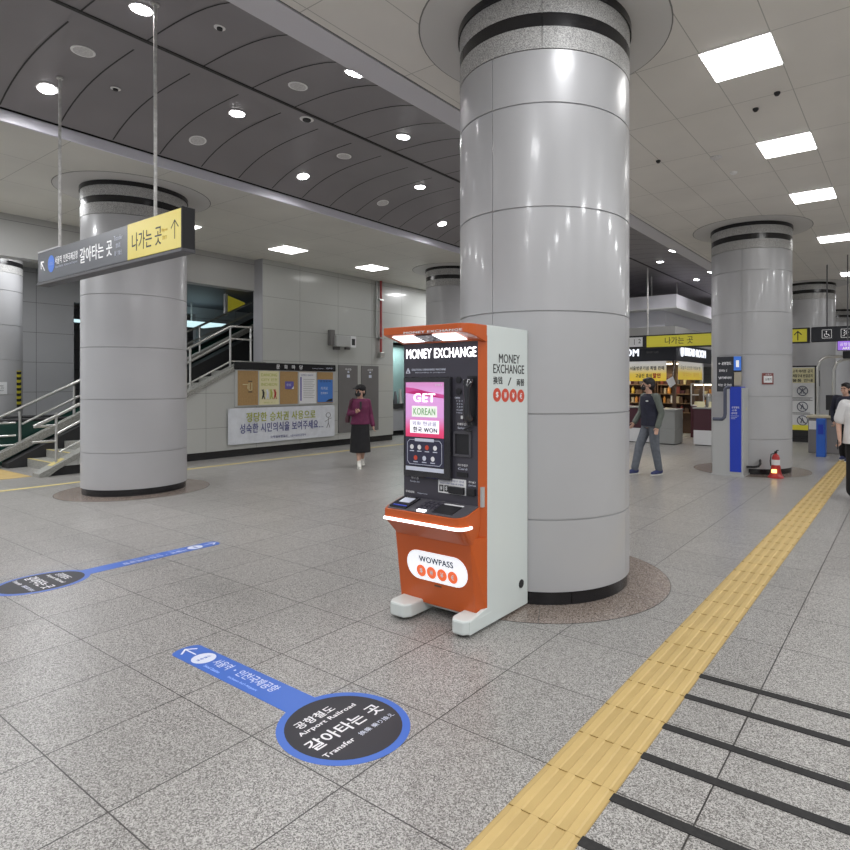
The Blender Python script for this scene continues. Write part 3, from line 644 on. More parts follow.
for i, ch in enumerate('$₩¥€'):
    x = cxp-.138+.092*i; dsc = obj('coin', MB().prism([door_pt(x+.041*math.cos(2*PI*k/24), .32+.041*math.sin(2*PI*k/24), .003) for k in range(24)], (0, -.0015, 0)), 'corg', t)
    text('lettering', ch, door_pt(x, .32, .0045), X, up, .026, .036, 'white', dsc, .02)
obj('door_catch', MB().box(cxp-.03, cxp+.03, dy(.235)-.003, dy(.235), .23, .24), 'brown', t)
# desk furniture
def on_desk(x0, x1, y0, y1, h, m, nm, e=.004, par=None):
    b = MB(); b.prism([(x0, y0, zt(y0)+e), (x1, y0, zt(y0)+e), (x1, y1, zt(y1)+e), (x0, y1, zt(y1)+e)], (0, 0, h)); return obj(nm, b, m, par or t)
sc_ = on_desk(XL+.04, XL+.19, 2.99, 3.14, .012, 'glassd', 'passport_reader'); on_desk(XL+.07, XL+.165, 3.05, 3.115, .002, 'pale', 'reader_glass', .016, sc_)
on_desk(XL+.06, XL+.18, 3.0, 3.012, .002, 'kblue', 'reader_strip', .016, sc_)
b = MB()
for i in range(4):
    for j in range(3):
        x, y = XL+.26+.04*i, 3.02+.04*j; b.prism([(x, y, zt(y)+.004), (x+.03, y, zt(y)+.004), (x+.03, y+.03, zt(y+.03)+.004), (x, y+.03, zt(y+.033)+.004)], (0, 0, .006))
obj('keypad', b, 'mface', t)
on_desk(XL+.29, XL+.36, 2.985, 3.008, .006, 'mlamp', 'coin_button')
tr = on_desk(XL+.41, XL+.58, 3.0, 3.11, .003, 'mface2', 'cash_tray'); on_desk(XL+.42, XL+.58, 3.12, 3.132, .002, 'paper', 'tray_label', .004)
# side lettering (reads along +Y on the +X face)
e = XR+.0003
text('lettering', 'MONEY', (e, 3.46, 1.776), Y, Z, .26, .062, 'ink', t, .008)
text('lettering', 'EXCHANGE', (e, 3.456, 1.705), Y, Z, .385, .062, 'ink', t, .008)
text('lettering', '换钱', (e, 3.318, 1.627), Y, Z, .11, .052, 'ink', t, .015); text('lettering', '両替', (e, 3.6, 1.614), Y, Z, .1, .052, 'ink', t, .015)
text('lettering', '/', (e, 3.46, 1.62), Y, Z, .045, .055, 'ink', t)
for i, ch in enumerate('$₩¥€'):
    y = 3.308+.099*i; dsc = obj('coin', MB().disc((XR, y, 1.53-.008*i*.5), .046, 28, (.0012, 0, 0), (Y, Z)), 'cred', t)
    text('lettering', ch, (XR+.0013, y, 1.53-.004*i), Y, Z, .03, .042, 'white', dsc, .02)
obj('cable_port', MB().disc((XR, 3.61, .185), .03, 24, (.004, 0, 0), (Y, Z)), 'blackm', t)

# ------------------------------------------------------------------ hanging signs
def arrow_mb(c, xd, yd, s, w, nrm, th=.001):
    """a plain arrow pointing along yd"""
    c, xd, yd = Vector(c), Vector(xd), Vector(yd); P = lambda a, b_: c+xd*a*s+yd*b_*s; b = MB(); d = Vector(nrm)*th; w = w/s
    b.prism([P(-w, -.5), P(w, -.5), P(w, .45), P(-w, .45)], d)
    for q in (1, -1): b.prism([P(0, .5), P(q*.38, .1), P(q*(.38-w*1.3), .1-w*1.6), P(0, .5-w*2.8)], d)
    return b
t = thing('hanging_sign', 'long hanging transfer sign, slate left and yellow right, on two thin rods at upper left', 'sign', (-6.36, 2.6, 2.7))
y0, y1 = 2.55, 2.645
obj('sign_case', MB().box(-7.87, -4.86, y0+.006, y1, 2.7, 3.035), 'blackm', t, bevel=.006)
obj('slate_face', MB().box(-7.86, -5.79, y0, y0+.008, 2.715, 3.03), 'signg', t)
obj('yellow_face', MB().box(-5.785, -4.868, y0-.002, y0+.008, 2.715, 3.032), 'signy', t)
obj('end_cap', MB().box(-4.868, -4.845, y0-.004, y1+.01, 2.69, 3.045), 'blackm', t, bevel=.006)
obj('bottom_rail', MB().box(-7.87, -4.84, y0-.012, y1+.01, 2.676, 2.705), 'dgrey', t, bevel=.005)
obj('top_strip', MB().box(-7.86, -7.3, y0-.004, y0+.02, 3.033, 3.045), 'white', t)
for x in (-7.42, -5.39): obj('rod', MB().tube([(x, 2.6, 3.03), (x, 2.6, vz(x))], .014, 10).tube([(x, 2.6, vz(x)-.02), (x, 2.6, vz(x))], .03, 12), 'rod', t, smooth=40)
f = y0-.0005
obj('arrow', arrow_mb((-7.73, f, 2.88), Vector((.7071, 0, .7071)), Vector((-.7071, 0, .7071)), .15, .008, (0, -1, 0)), 'signw', t)
obj('blue_oval', MB().disc((-7.5, f, 2.88), .085, 28, (0, -.002, 0), (X, Z), .09), 'signb', t)
text('lettering', '공항철도', (-7.5, f-.002, 2.88), X, Z, .13, .035, 'cyan', t)
text('lettering', '서울역  인천국제공항', (-7.12, f, 2.9), X, Z, .56, .08, 'signw', t, 0)
text('lettering', 'Seoul Station  Incheon Int\'l Airport', (-7.12, f, 2.83), X, Z, .54, .03, 'pale', t)
text('lettering', '갈아타는 곳', (-6.44, f, 2.872), X, Z, .7, .15, 'signw', t, .008)
for i, s_ in enumerate(('Transfer', '换乘', '乗り換え')): text('lettering', s_, (-5.97, f, 2.945-.07*i), X, Z, (.17, .09, .15)[i], .045, 'pale', t)
text('lettering', '나가는 곳', (-5.44, f-.002, 2.86), X, Z, .52, .16, 'signk', t, .004)
for i, s_ in enumerate(('Way out', '出口')): text('lettering', s_, (-5.13, f-.002, 2.89-.06*i), X, Z, (.1, .07)[i], .035, 'goldink', t)
obj('arrow', arrow_mb((-4.965, f-.002, 2.875), X, Z, .16, .0045, (0, -1, 0)), 'signk', t)

t = thing('hanging_sign', 'long yellow way-out sign hung before the shop, running behind the right column', 'sign', (-4.4, 16.5, 2.6))
obj('sign_case', MB().box(-6.95, -2.06, 16.5, 16.62, 2.62, 3.0), 'blackm', t, bevel=.01)
obj('yellow_face', MB().box(-6.2, -2.12, 16.492, 16.5, 2.655, 2.965), 'signlime', t); obj('white_face', MB().box(-6.9, -6.32, 16.492, 16.5, 2.68, 2.95), 'paper', t)
text('lettering', '나가는 곳', (-5.28, 16.491, 2.82), X, Z, .78, .2, 'signk', t, .006)
for i, s_ in enumerate(('Way out', '出口')): text('lettering', s_, (-4.75, 16.491, 2.85-.08*i), X, Z, .14, .05, 'goldink', t)
text('lettering', '1  |  2', (-6.55, 16.491, 2.82), X, Z, .36, .16, 'ink', t, .006)
obj('arrow', arrow_mb((-2.32, 16.491, 2.81), X, Z, .24, .012, (0, -1, 0)), 'signk', t)
for x in (-6.19, -3.2): obj('rod', MB().tube([(x, 16.56, 2.98), (x, 16.56, vz(x) if x < -4.3 else CZ)], .022, 10), 'rod', t, smooth=40)
t = thing('hanging_sign', 'dark pictogram sign with wheelchair and stairs symbols at the right edge', 'sign', (-1, 16.5, 2.6))
obj('sign_case', MB().box(-2.03, .3, 16.5, 16.62, 2.63, 3.0), 'shopk', t, bevel=.02)
for i, x in enumerate((-1.69, -1.29)):
    b = MB(); f = 16.4985; z = 2.82
    for q in ((-.1, -.1, -.1, .1), (.1, -.1, .1, .1), (-.1, .1, .1, .1), (-.1, -.1, .1, -.1)): b.tube([(x+q[0], f, z+q[1]), (x+q[2], f, z+q[3])], .004, 6)
    if i == 0:
        b.disc((x-.01, f, z+.06), .014, 12, (0, -.002, 0), (X, Z)); b.tube([(x-.01, f, z+.04), (x-.005, f, z-.01), (x+.035, f, z-.01), (x+.055, f, z-.055)], .007, 6)
        b.tube([(x-.005+.045*math.cos(a), f, z-.025+.045*math.sin(a)) for a in [math.radians(130+20*k) for k in range(10)]], .006, 6)
    else:
        b.tube([(x-.07, f, z-.06), (x-.03, f, z-.06), (x-.03, f, z-.02), (x+.01, f, z-.02), (x+.01, f, z+.02), (x+.06, f, z+.02)], .006, 6); b.tube([(x-.05, f, z+.0), (x+.04, f, z+.07)], .006, 6); b.disc((x-.03, f, z+.065), .014, 12, (0, -.002, 0), (X, Z))
    obj('pictogram', b, 'signw', t)
obj('rod', MB().tube([(-1.69, 16.56, 2.98), (-1.69, 16.56, CZ)], .016, 10), 'dgrey', t, smooth=40)

# ------------------------------------------------------------------ left wall: notice board, banner, lockers
wx = WX
t = thing('notice_board', 'wall notice board with black header above the white banner', 'notice board', (wx, 9.0, 1.1))
obj('board_frame', MB().box(wx, wx+.03, 7.62, 10.4, 1.1, 2.0), 'steel2', t)
obj('header', MB().box(wx, wx+.05, 7.6, 10.42, 1.93, 2.1), 'black', t, bevel=.012)
for i, ch in enumerate('문화마당'): text('lettering', ch, (wx+.051, 8.7+.215*i, 2.015), Y, Z, .095, .1, 'white', t, .008)
text('lettering', 'Culture Square', (wx+.051, 9.85, 1.995), Y, Z, .35, .03, 'pale', t); text('lettering', '코레일공항철도', (wx+.051, 10.22, 2.01), Y, Z, .24, .035, 'pale', t)
yb = [7.66, 8.2, 8.74, 9.28, 9.82, 10.36]
for i in range(5): obj('cork_panel', MB().box(wx+.03, wx+.036, yb[i]+.02, yb[i+1]-.02, 1.13, 1.91), 'cork', t)
pm = wx+.0365
def decal(nm, y0, y1, z0, z1, m, lb, cat='poster', dx=0., grp=None):
    r = thing(nm, lb, cat, (pm, (y0+y1)/2, z0), grp); obj('sheet', MB().box(pm+dx, pm+dx+.002, y0, y1, z0, z1), m, r); return r
r = decal('emblem_card', 7.8, 8.05, 1.42, 1.68, 'cork', 'gold square emblem on the first cork panel from the left', 'emblem')
b = MB(); b.box(pm+.002, pm+.004, 7.93, 8.03, 1.42, 1.44).box(pm+.002, pm+.004, 7.93, 8.03, 1.66, 1.68); obj('bar', b, 'ink', r)
b = MB(); b.tube([(pm+.003, 7.95, 1.47), (pm+.003, 8.02, 1.47), (pm+.003, 8.02, 1.63), (pm+.003, 7.95, 1.63), (pm+.003, 7.95, 1.47)], .008, 6).tube([(pm+.003, 7.8, 1.6), (pm+.003, 7.92, 1.6), (pm+.003, 7.92, 1.5)], .008, 6); obj('mark', b, 'cream', r)
r = decal('poster', 8.21, 8.73, 1.13, 1.91, 'cream', 'cream poster headed DANCING CITY INCHEON with small dancers')
for i, s_ in enumerate(('DANCING', 'CITY 인천', 'INCHEON')): text('lettering', s_, (pm+.0025, 8.47, 1.82-.11*i), Y, Z, .42, .07, 'lgreen', r, .01)
for i, (c, m_) in enumerate(zip((8.31, 8.42, 8.52, 8.62), ('ink', 'pale', 'lgreen', 'red'))):
    b = MB(); x = pm+.003; b.disc((x, c, 1.47), .018, 10, (.001, 0, 0), (Y, Z)); b.tube([(x, c, 1.45), (x, c+.01, 1.36), (x, c-.03, 1.26)], [.02, .024, .01], 6); b.tube([(x, c+.01, 1.36), (x, c+.04, 1.26)], .01, 6); b.tube([(x, c-.04, 1.48), (x, c, 1.43), (x, c+.04, 1.4)], .008, 6); obj('dancer', b, m_, r)
text('lettering', '2022. 9. 1', (pm+.0025, 8.47, 1.18), Y, Z, .3, .03, 'lgreen', r)
r = decal('notice_card', 8.9, 9.14, 1.49, 1.67, 'purple', 'small purple card pinned on the middle cork panel', 'card'); text('lettering', '알림', (pm+.0025, 9.0, 1.59), Y, Z, .12, .06, 'pale', r)
obj('flap', MB().prism([(pm+.003, 9.08, 1.49), (pm+.003, 9.14, 1.49), (pm+.003, 9.14, 1.56)], (.002, 0, 0)), 'white', r)
r = decal('poster', 9.3, 9.8, 1.13, 1.9, 'paper', 'white printed notice with a purple side bar, fourth from the left on the board')
obj('side_bar', MB().box(pm+.002, pm+.003, 9.33, 9.37, 1.2, 1.78), 'purple', r); text('lettering', '공항철도 이용안내', (pm+.0025, 9.53, 1.83), Y, Z, .36, .04, 'indigo', r)
for i in range(11): obj('text_line', MB().box(pm+.002, pm+.003, 9.42, 9.76-.03*(i % 3), 1.72-.045*i, 1.728-.045*i), 'locker', r)
r = decal('poster', 9.85, 10.33, 1.15, 1.72, 'pblue', 'bright blue poster at the right end of the notice board')
text('lettering', '안전문화', (pm+.0025, 10.09, 1.68), Y, Z, .36, .05, 'ink', r, .01); text('lettering', '지켜요', (pm+.0025, 10.06, 1.5), Y, Z, .22, .08, 'pale', r); text('lettering', '함께해요', (pm+.0025, 10.06, 1.38), Y, Z, .22, .06, 'pale', r)
obj('foot_shape', MB().prism([(pm+.002, 10.1, 1.16), (pm+.002, 10.32, 1.16), (pm+.002, 10.32, 1.24), (pm+.002, 10.2, 1.22)], (.001, 0, 0)), 'ink', r)
t = thing('banner', 'white cloth banner with green and indigo slogan below the notice board', 'banner', (wx, 8.9, .26))
b = MB(); n = 24
ys = [7.44+2.94*i/n for i in range(n+1)]
vs = [(wx+.045+.008*math.sin(i*.9)+dx, y, z) for dx in (0, .006) for z in (.27, 1.07) for i, y in enumerate(ys)]
k = n+1
b.faces(vs, [(i, k+i, k+i+1, i+1) for i in range(n)] + [(2*k+i, 2*k+i+1, 3*k+i+1, 3*k+i) for i in range(n)] + [(i, i+1, 2*k+i+1, 2*k+i) for i in range(n)] + [(k+i, 3*k+i, 3*k+i+1, k+i+1) for i in range(n)] + [(0, 2*k, 3*k, k), (n, k+n, 3*k+n, 2*k+n)])
obj('cloth', b, 'banner', t, smooth=60)
e = wx+.06
text('lettering', '정당한 승차권 사용으로', (e, 8.82, .86), Y, Z, 1.9, .215, 'lgreen', t, .016); text('lettering', '성숙한 시민의식을 보여주세요…', (e, 8.86, .61), Y, Z, 2.3, .22, 'indigo', t, .016)
text('lettering', '코레일공항철도', (e, 8.72, .38), Y, Z, .48, .06, 'indigo', t, .01); text('lettering', '서울지방철도경찰대', (e, 9.25, .37), Y, Z, .45, .05, 'indigo', t)
b = MB(); c = 10.17
b.tube([(e, c+.07*math.cos(a), .82+.06*math.sin(a)) for a in [2*PI*i/14 for i in range(15)]], .006, 6); b.tube([(e, c, .76), (e, c, .62), (e, c-.05, .5)], .006, 6); b.tube([(e, c, .62), (e, c+.05, .5)], .006, 6); b.tube([(e, c-.1, .66), (e, c, .71), (e, c+.1, .74)], .006, 6); obj('figure', b, 'locker', t)
for y in (7.46, 10.36):
    for z in (.29, 1.05): obj('tie', MB().disc((wx+.06, y, z), .014, 10, (.003, 0, 0), (Y, Z)), 'steel', t)
for i, (ya_, yb_) in enumerate(((10.54, 11.2), (11.33, 11.97))):
    t = thing('cabinet_door', ('left' if not i else 'right') + ' of the two dark grey hydrant cabinet doors set in the left wall', 'cabinet', (wx, (ya_+yb_)/2, .34), 'hydrant cabinets')
    obj('door', MB().box(wx+.001, wx+.02, ya_, yb_, .33, 2.11), 'locker', t, bevel=.004)
    c = (ya_+yb_)/2
    text('lettering', ('비상용', '소화전')[i], (wx+.021, c, 2.0), Y, Z, .2, .06, 'white', t, .01); obj('mark', MB().box(wx+.02, wx+.022, c-.05, c+.05, 1.78, 1.86), 'pale', t); obj('mark', MB().box(wx+.02, wx+.022, c-.03, c+.03, 1.91, 1.95), 'pale', t)
t = thing('wall_box', 'grey electrical box with a small display high on the left wall', 'box', (wx, 10.65, 2.57))
obj('case', MB().box(wx, wx+.2, 10.32, 10.78, 2.58, 2.86), 'steel2', t, bevel=.01); obj('side_box', MB().box(wx, wx+.12, 10.2, 10.34, 2.6, 3.0), 'locker', t, bevel=.008)
d_ = obj('display', MB().box(wx, wx+.21, 10.78, 10.97, 2.57, 2.87), 'paper', t, bevel=.008); obj('display_glass', MB().box(wx+.21, wx+.213, 10.82, 10.93, 2.63, 2.8), 'ink', d_)
obj('bracket', MB().box(wx, wx+.06, 10.36, 10.55, 2.5, 2.58).box(wx, wx+.06, 10.75, 10.9, 2.52, 2.58), 'locker', t)
t = thing('fire_pipe', 'thin red vertical pipe with a valve on the left wall above the cabinets', 'pipe', (wx, 12.0, 2.4))
obj('pipe', MB().tube([(wx+.06, 12.02, CZ), (wx+.06, 12.02, 2.5)], .035, 12), 'pipe', t, smooth=40); obj('conduit', MB().tube([(wx+.04, 11.88, CZ), (wx+.04, 11.88, 2.9)], .025, 10), 'steel2', t, smooth=40)
obj('valve', MB().box(wx, wx+.12, 11.96, 12.08, 2.36, 2.5), 'steel', t, bevel=.01); obj('clip', MB().box(wx, wx+.1, 11.95, 12.09, 3.95, 3.99).box(wx, wx+.1, 11.95, 12.09, 2.88, 2.92), 'steel', t)

# ------------------------------------------------------------------ stairs and escalator at left
SL = .535
def parapet(x0, x1, ya, label, y_end, flat=None):
    b = MB(); pts = [(x0, ya, 0), (x0, ya, .05), (x0, y_end, .05+(y_end-ya)*SL)]
    if flat: pts += [(x0, flat, pts[-1][2])]
    pts += [(x0, flat or y_end, max(0, pts[-1][2]-.55)), (x0, ya+1.2, 0)]
    return b.prism(pts, (x1-x0, 0, 0))
t = thing('stair_flight', 'stone staircase rising to the right between the sloping parapets at left', 'stairs', (-13.4, 4.2, 0))
b = MB(); b2 = MB()
for k in range(13):
    y, z = 4.4+.31*k, .16+.148*k
    b.box(-14.1, -12.53, y, y+.31 if k < 12 else 9.6, 0 if k == 0 else z-.3, z)
    b2.box(-14.1, -12.53, y-.004, y+.05, z, z+.004) if k < 2 else None
obj('steps', b, 'stone', t); obj('nosing', b2, 'yline', t)
def rail(pts, posts, nm, r=.025):
    obj('handrail', MB().tube(pts, r, 10), 'steel', nm, smooth=40)
t = thing('stair_parapet', 'near sloping stone parapet with steel handrail running up to the notice board', 'parapet', (-12.4, 4.1, 0))
cap = MB().prism([(WX+.02, 4.0, 0), (WX+.02, 4.0, .06), (WX+.02, 7.86, 2.12), (WX+.02, 8.4, 2.12), (WX+.02, 8.4, 2.04), (WX+.02, 7.9, 2.04), (WX+.02, 4.3, .12), (WX+.02, 4.14, 0)], (-.3, 0, 0)); obj('coping', cap, 'stone', t, bevel=.006)
obj('inner_wall', MB().prism([(WX-.225, 4.25, 0), (WX-.225, 8.1, 0), (WX-.225, 8.1, 2.04), (WX-.225, 7.85, 2.04)], (-.03, 0, 0)), 'stone', t)
obj('tape_patch', MB().prism([(WX-.05, 4.2, .171), (WX-.23, 4.2, .171), (WX-.23, 4.4, .278), (WX-.05, 4.4, .278)], (0, 0, .004)), 'yline', t)
rx = WX-.13
g = lambda y, h: .06+(y-4.0)*SL+h
obj('handrail', MB().tube([(rx, 4.35, g(4.35, .82)), (rx, 3.97, .88), (rx, 4.0, .87), (rx, 7.6, g(7.6, .9)), (rx, 8.13, g(7.6, .9)+.02)], .026, 10), 'steel', t, smooth=40)
obj('handrail', MB().tube([(rx, 4.3, .7), (rx, 4.3, .72), (rx, 7.62, g(7.62, .62)), (rx, 8.13, g(7.62, .62))], .022, 10), 'steel', t, smooth=40)
obj('low_rail', MB().tube([(rx, 4.35, .4), (rx, 7.62, g(7.62, .12)), (rx, 8.13, g(7.62, .12))], .018, 10), 'steel', t, smooth=40)
obj('rail_return', MB().tube([(rx, 4.3, .87), (rx, 3.97, .87)], .024, 10).tube([(rx, 4.3, .6), (rx, 3.95, .6)], .02, 10), 'steel', t, smooth=40)
for y in (4.3, 5.6, 6.7, 7.6, 8.1): obj('post', MB().tube([(rx, y, min(g(y, 0), 2.12)), (rx, y, min(g(y, .88), g(7.6, .9)))], .022, 10), 'steel', t, smooth=40)
t = thing('stair_parapet', 'far sloping stone parapet with steel handrail between stairs and escalator', 'parapet', (-14.45, 4.1, 0))
fx = -14.5
obj('coping', MB().prism([(fx, 3.6, 0), (fx, 3.8, .16), (fx, 9.5, .16+5.7*SL), (fx, 9.5, .04+5.7*SL), (fx, 4.0, .1), (fx, 3.88, 0)], (.2, 0, 0)), 'stone', t, bevel=.006)
obj('inner_wall', MB().prism([(fx+.05, 4.1, 0), (fx+.05, 9.5, 0), (fx+.05, 9.5, .1+5.4*SL), (fx+.05, 4.1, .1)], (.34, 0, 0)), 'blackm', t)
h = lambda y, q: .25+(y-3.9)*SL+q
obj('handrail', MB().tube([(fx+.1, 3.2, .52), (fx+.1, 9.4, h(9.4, .58))], .028, 10), 'steel', t, smooth=40)
obj('handrail', MB().tube([(fx+.1, 4.4, h(4.4, .3)), (fx+.1, 9.4, h(9.4, .3))], .022, 10), 'steel', t, smooth=40)
for z in (.3, .55, .12): obj('rail_return', MB().tube([(fx+.1, 4.3, z+.3), (fx+.1, 3.0, z+.3)], .02, 10), 'steel', t, smooth=40)
for y in (4.37, 5.3, 6.6, 8.0): obj('post', MB().tube([(fx+.1, y, h(y, -.05)), (fx+.1, y, h(y, .57))], .024, 10), 'steel', t, smooth=40)
t = thing('escalator', 'escalator with dark green sides and black handrail behind the stairs at left', 'escalator', (-15.5, 6, 0))
for x in (-14.75, -16.1):
    sd = obj('balustrade', MB().prism([(x, 4.0, 0), (x, 4.0, .85), (x, 5.6, .85), (x, 12, .85+6.4*SL), (x, 12, 6.4*SL-.3), (x, 6, 0)], (.05, 0, 0)), 'greenp', t)
    obj('moving_handrail', MB().tube([(x+.025, 3.9, .45), (x+.025, 3.8, .65), (x+.025, 4.0, .88), (x+.025, 5.6, .88), (x+.025, 12, .88+6.4*SL)], .04, 10), 'blackm', t, smooth=40)
    obj('side_trim', MB().tube([(x+.06, 5.7, .55), (x+.06, 12, .55+6.3*SL)], .018, 8), 'steel', t, smooth=40)
b = MB()
for k in range(18): b.box(-16.05, -14.75, 5.4+.37*k, 5.77+.37*k, -.05 if k == 0 else .2*k-.25, .2*k+.02)
obj('treads', b, 'dgrey', t)
t = thing('arrow_banner', 'pointed lime green wall sign inside the stairwell opening', 'sign', (-14.5, 8.95, 3.4))
obj('blade', MB().prism([(-14.5, 8.79, 3.9), (-14.5, 9.28, 3.76), (-14.5, 9.28, 3.7), (-14.5, 8.79, 3.42)], (-.05, 0, 0)), 'signlime', t); obj('holder', MB().box(-14.56, -14.49, 8.72, 8.79, 3.36, 3.93), 'paper', t)
obj('hanger', MB().tube([(-14.52, 8.75, 3.9), (-14.52, 8.75, 3.97)], .01, 8), 'rod', t)
o = obj('stairwell_light', MB().box(-17.6, -16.4, 8.6, 9.9, 3.3, 3.36), 'tealamp', at=(-17, 9.2, 3.3)); tag(o, 'pale teal lit strip deep in the stairwell behind the left column', 'light')
obj('hanger', MB().tube([(-17, 9.2, 3.36), (-17, 9.2, 3.97)], .02, 8), 'rod', o)
for y, x in ((6.9, -18.6), (7.5, -19.2)):
    pass
o = obj('wall_lamp', MB().box(-18.6, -18.5, 6.75, 7.3, 3.28, 3.36), 'tealamp', at=(-18.55, 7, 3.3)); tag(o, 'small bright lamp seen in the gap just left of the left column', 'light')
obj('hanger', MB().tube([(-18.55, 7.0, 3.36), (-18.55, 7.0, CZ)], .02, 8), 'rod', o)
# things on the far-left column
cx, cy = COLS[5]
a = math.atan2(-cy, -cx)
def on_col(cx, cy, ang, z, w, hh, m, nm, R_=.703, th=.006, **k):
    b = MB(); n = 8; w2 = w/2/R_
    vs = [((R_+q)*math.cos(ang-w2+2*w2*i/n)+cx, (R_+q)*math.sin(ang-w2+2*w2*i/n)+cy, zz) for q in (0, th) for zz in (z-hh/2, z+hh/2) for i in range(n+1)]
    k_ = n+1
    b.faces(vs, [(2*k_+i, 2*k_+i+1, 3*k_+i+1, 3*k_+i) for i in range(n)] + [(i, k_+i, k_+i+1, i+1) for i in range(n)] + [(i, i+1, 2*k_+i+1, 2*k_+i) for i in range(n)] + [(k_+i, 3*k_+i, 3*k_+i+1, k_+i+1) for i in range(n)] + [(0, 2*k_, 3*k_, k_), (n, k_+n, 3*k_+n, 2*k_+n)])
    return obj(nm, b, m, **k)
o = on_col(cx, cy, a+math.radians(62), 1.5, .17, .8, 'hazard', 'hazard_tape', at=(cx, cy, 1.5)); tag(o, 'yellow and black hazard tape up the edge of the far left column', 'tape')
t = thing('wall_notice', 'white notice with small print on the far left column', 'notice', (cx, cy, 1.4))
on_col(cx, cy, a+math.radians(18), 1.52, .42, .26, 'paper', 'sheet', parent=t)
aa = a+math.radians(20); xd = Vector((-math.sin(aa), math.cos(aa), 0))
for i in range(3): text('lettering', ('안내문', '계단 이용시 주의', '하시기 바랍니다')[i], Vector((cx+.725*math.cos(aa), cy+.725*math.sin(aa), 1.57-.05*i)), xd, Z, .22, .03, 'ink', t)
# display case seen through the gap left of the machine
t = thing('shop_window', 'teal lit display window in the gap between the left wall end and the machine', 'shop window', (-13.4, 13.4, 0))
obj('glass_panel', MB().box(-13.6, -13.5, 12.7, 14.3, 1.0, 2.85), 'teal', t); obj('display_base', MB().box(-13.6, -13.2, 12.7, 14.3, .16, .85), 'wallend', t); obj('dark_shelf', MB().box(-13.6, -13.15, 12.7, 14.3, .85, 1.0), 'blackm', t)
obj('plinth', MB().box(-13.6, -13.25, 12.7, 14.3, 0, .16), 'black', t)
for i in range(7):
    o = obj('display_item', MB().lathe([(.05+.02*(i % 3), 1.0), (.07, 1.1), (.03+.02*(i % 2), 1.3+.08*(i % 3))], -13.3, 12.8+.22*i, 12), ('paper', 'dgrey', 'steel')[i % 3], at=(-13.3, 12.8+.22*i, 1.0), smooth=40); tag(o, 'small object standing on the dark shelf in the teal display window', 'display item', 'objects in the display window')

l = bpy.data.lights.new('window_lamp', 'AREA'); l.size = .3; l.shape = 'RECTANGLE'; l.size_y = 1.4; l.energy = 28; l.color = (.85, 1, .97); o = bpy.data.objects.new('window_lamp', l); o.location = (-13.1, 13.5, 2.8); C.objects.link(o)
# ------------------------------------------------------------------ pillar box, signs on right column, extinguisher
t = thing('pillar_box', 'grey steel pillar box with a blue front strip beside the right column', 'pillar box', (-2.65, 11.15, 0))
b = MB(); b.prism([(-2.91, 10.95, .02), (-2.39, 10.95, .02), (-2.39, 10.95, 1.54), (-2.69, 10.95, 1.54), (-2.69, 10.95, .98), (-2.91, 10.95, .98)], (0, .44, 0)); obj('body', b, 'steel2', t, bevel=.008)
obj('blue_panel', MB().box(-2.61, -2.42, 10.942, 10.95, .08, 1.545), 'kblue', t); obj('cap', MB().box(-2.6, -2.43, 10.944, 11.3, 1.54, 1.56), 'kblue', t)
obj('plinth', MB().box(-2.93, -2.37, 10.93, 11.41, 0, .025), 'steel2', t)
obj('edge_tube', MB().tube([(-2.9, 10.96, .99), (-2.74, 10.96, .99), (-2.70, 10.96, 1.03), (-2.69, 10.96, 1.09), (-2.69, 10.96, 1.52), (-2.66, 10.96, 1.55), (-2.6, 10.96, 1.555)], .032, 10), 'tube', t, smooth=50)
for i, s_ in enumerate(('공항철도', '소화', '설비함')): text('lettering', s_, (-2.515-.02*(i > 0), 10.9415, 1.2-.05*i), X, Z, (.13, .08, .1)[i], .035, 'white', t, .01)
for i in range(3): obj('text_line', MB().box(-2.59, -2.46-.03*i, 10.941, 10.942, 1.05-.025*i, 1.056-.025*i), 'pale', t)
obj('badge', MB().disc((-2.39, 11.18, 1.17), .025, 14, (.004, 0, 0), (Y, Z)), 'cream', t)
CX_, CY_ = COLS[2]; a = math.atan2(-CY_, -CX_)
t = thing('column_sign', 'dark direction sign with blue corner mounted on the right column above the pillar box', 'sign', (-2.72, 11.3, 1.5))
obj('plate', MB().box(-2.92, -2.5, 11.3, 11.33, 1.83, 2.1), 'signd', t); obj('plate', MB().box(-2.92, -2.63, 11.3, 11.33, 1.47, 1.83), 'signd', t); obj('blue_corner', MB().box(-2.625, -2.5, 11.292, 11.3, 1.85, 2.1), 'signb', t); obj('beige_plate', MB().box(-2.62, -2.5, 11.3, 11.33, 1.58, 1.82), 'beige', t)
obj('mount', MB().box(-2.8, -2.6, 11.33, 11.42, 1.7, 2.0), 'dgrey', t)
for i, (s_, w_) in enumerate((('← 공항철도', .22), ('갈아타는 곳', .14), ('엘리베이터', .22), ('타는 곳 안내', .22))): text('lettering', s_, (-2.78-.03*(i == 1), 11.299, 1.98-.13*i), X, Z, w_, .055 if i == 0 else .045, 'signw', t)
text('lettering', '1', (-2.56, 11.291, 1.97), X, Z, .05, .12, 'signw', t)
t = thing('column_notice', 'small red framed sign on the right column', 'sign', (-2.2, 11.36, 1.7))
aa = a+math.radians(23); on_col(CX_, CY_, aa, 1.7, .2, .2, 'redbrown', 'frame', parent=t); on_col(CX_, CY_, aa, 1.69, .15, .12, 'paper', 'face', parent=t, R_=.709)
xd = Vector((-math.sin(aa), math.cos(aa), 0)); text('lettering', '소화기', Vector((CX_+.717*math.cos(aa), CY_+.717*math.sin(aa), 1.69)), xd, Z, .11, .05, 'ink', t, .01); text('lettering', '소화기', Vector((CX_+.717*math.cos(aa), CY_+.717*math.sin(aa), 1.775)), xd, Z, .1, .03, 'white', t)
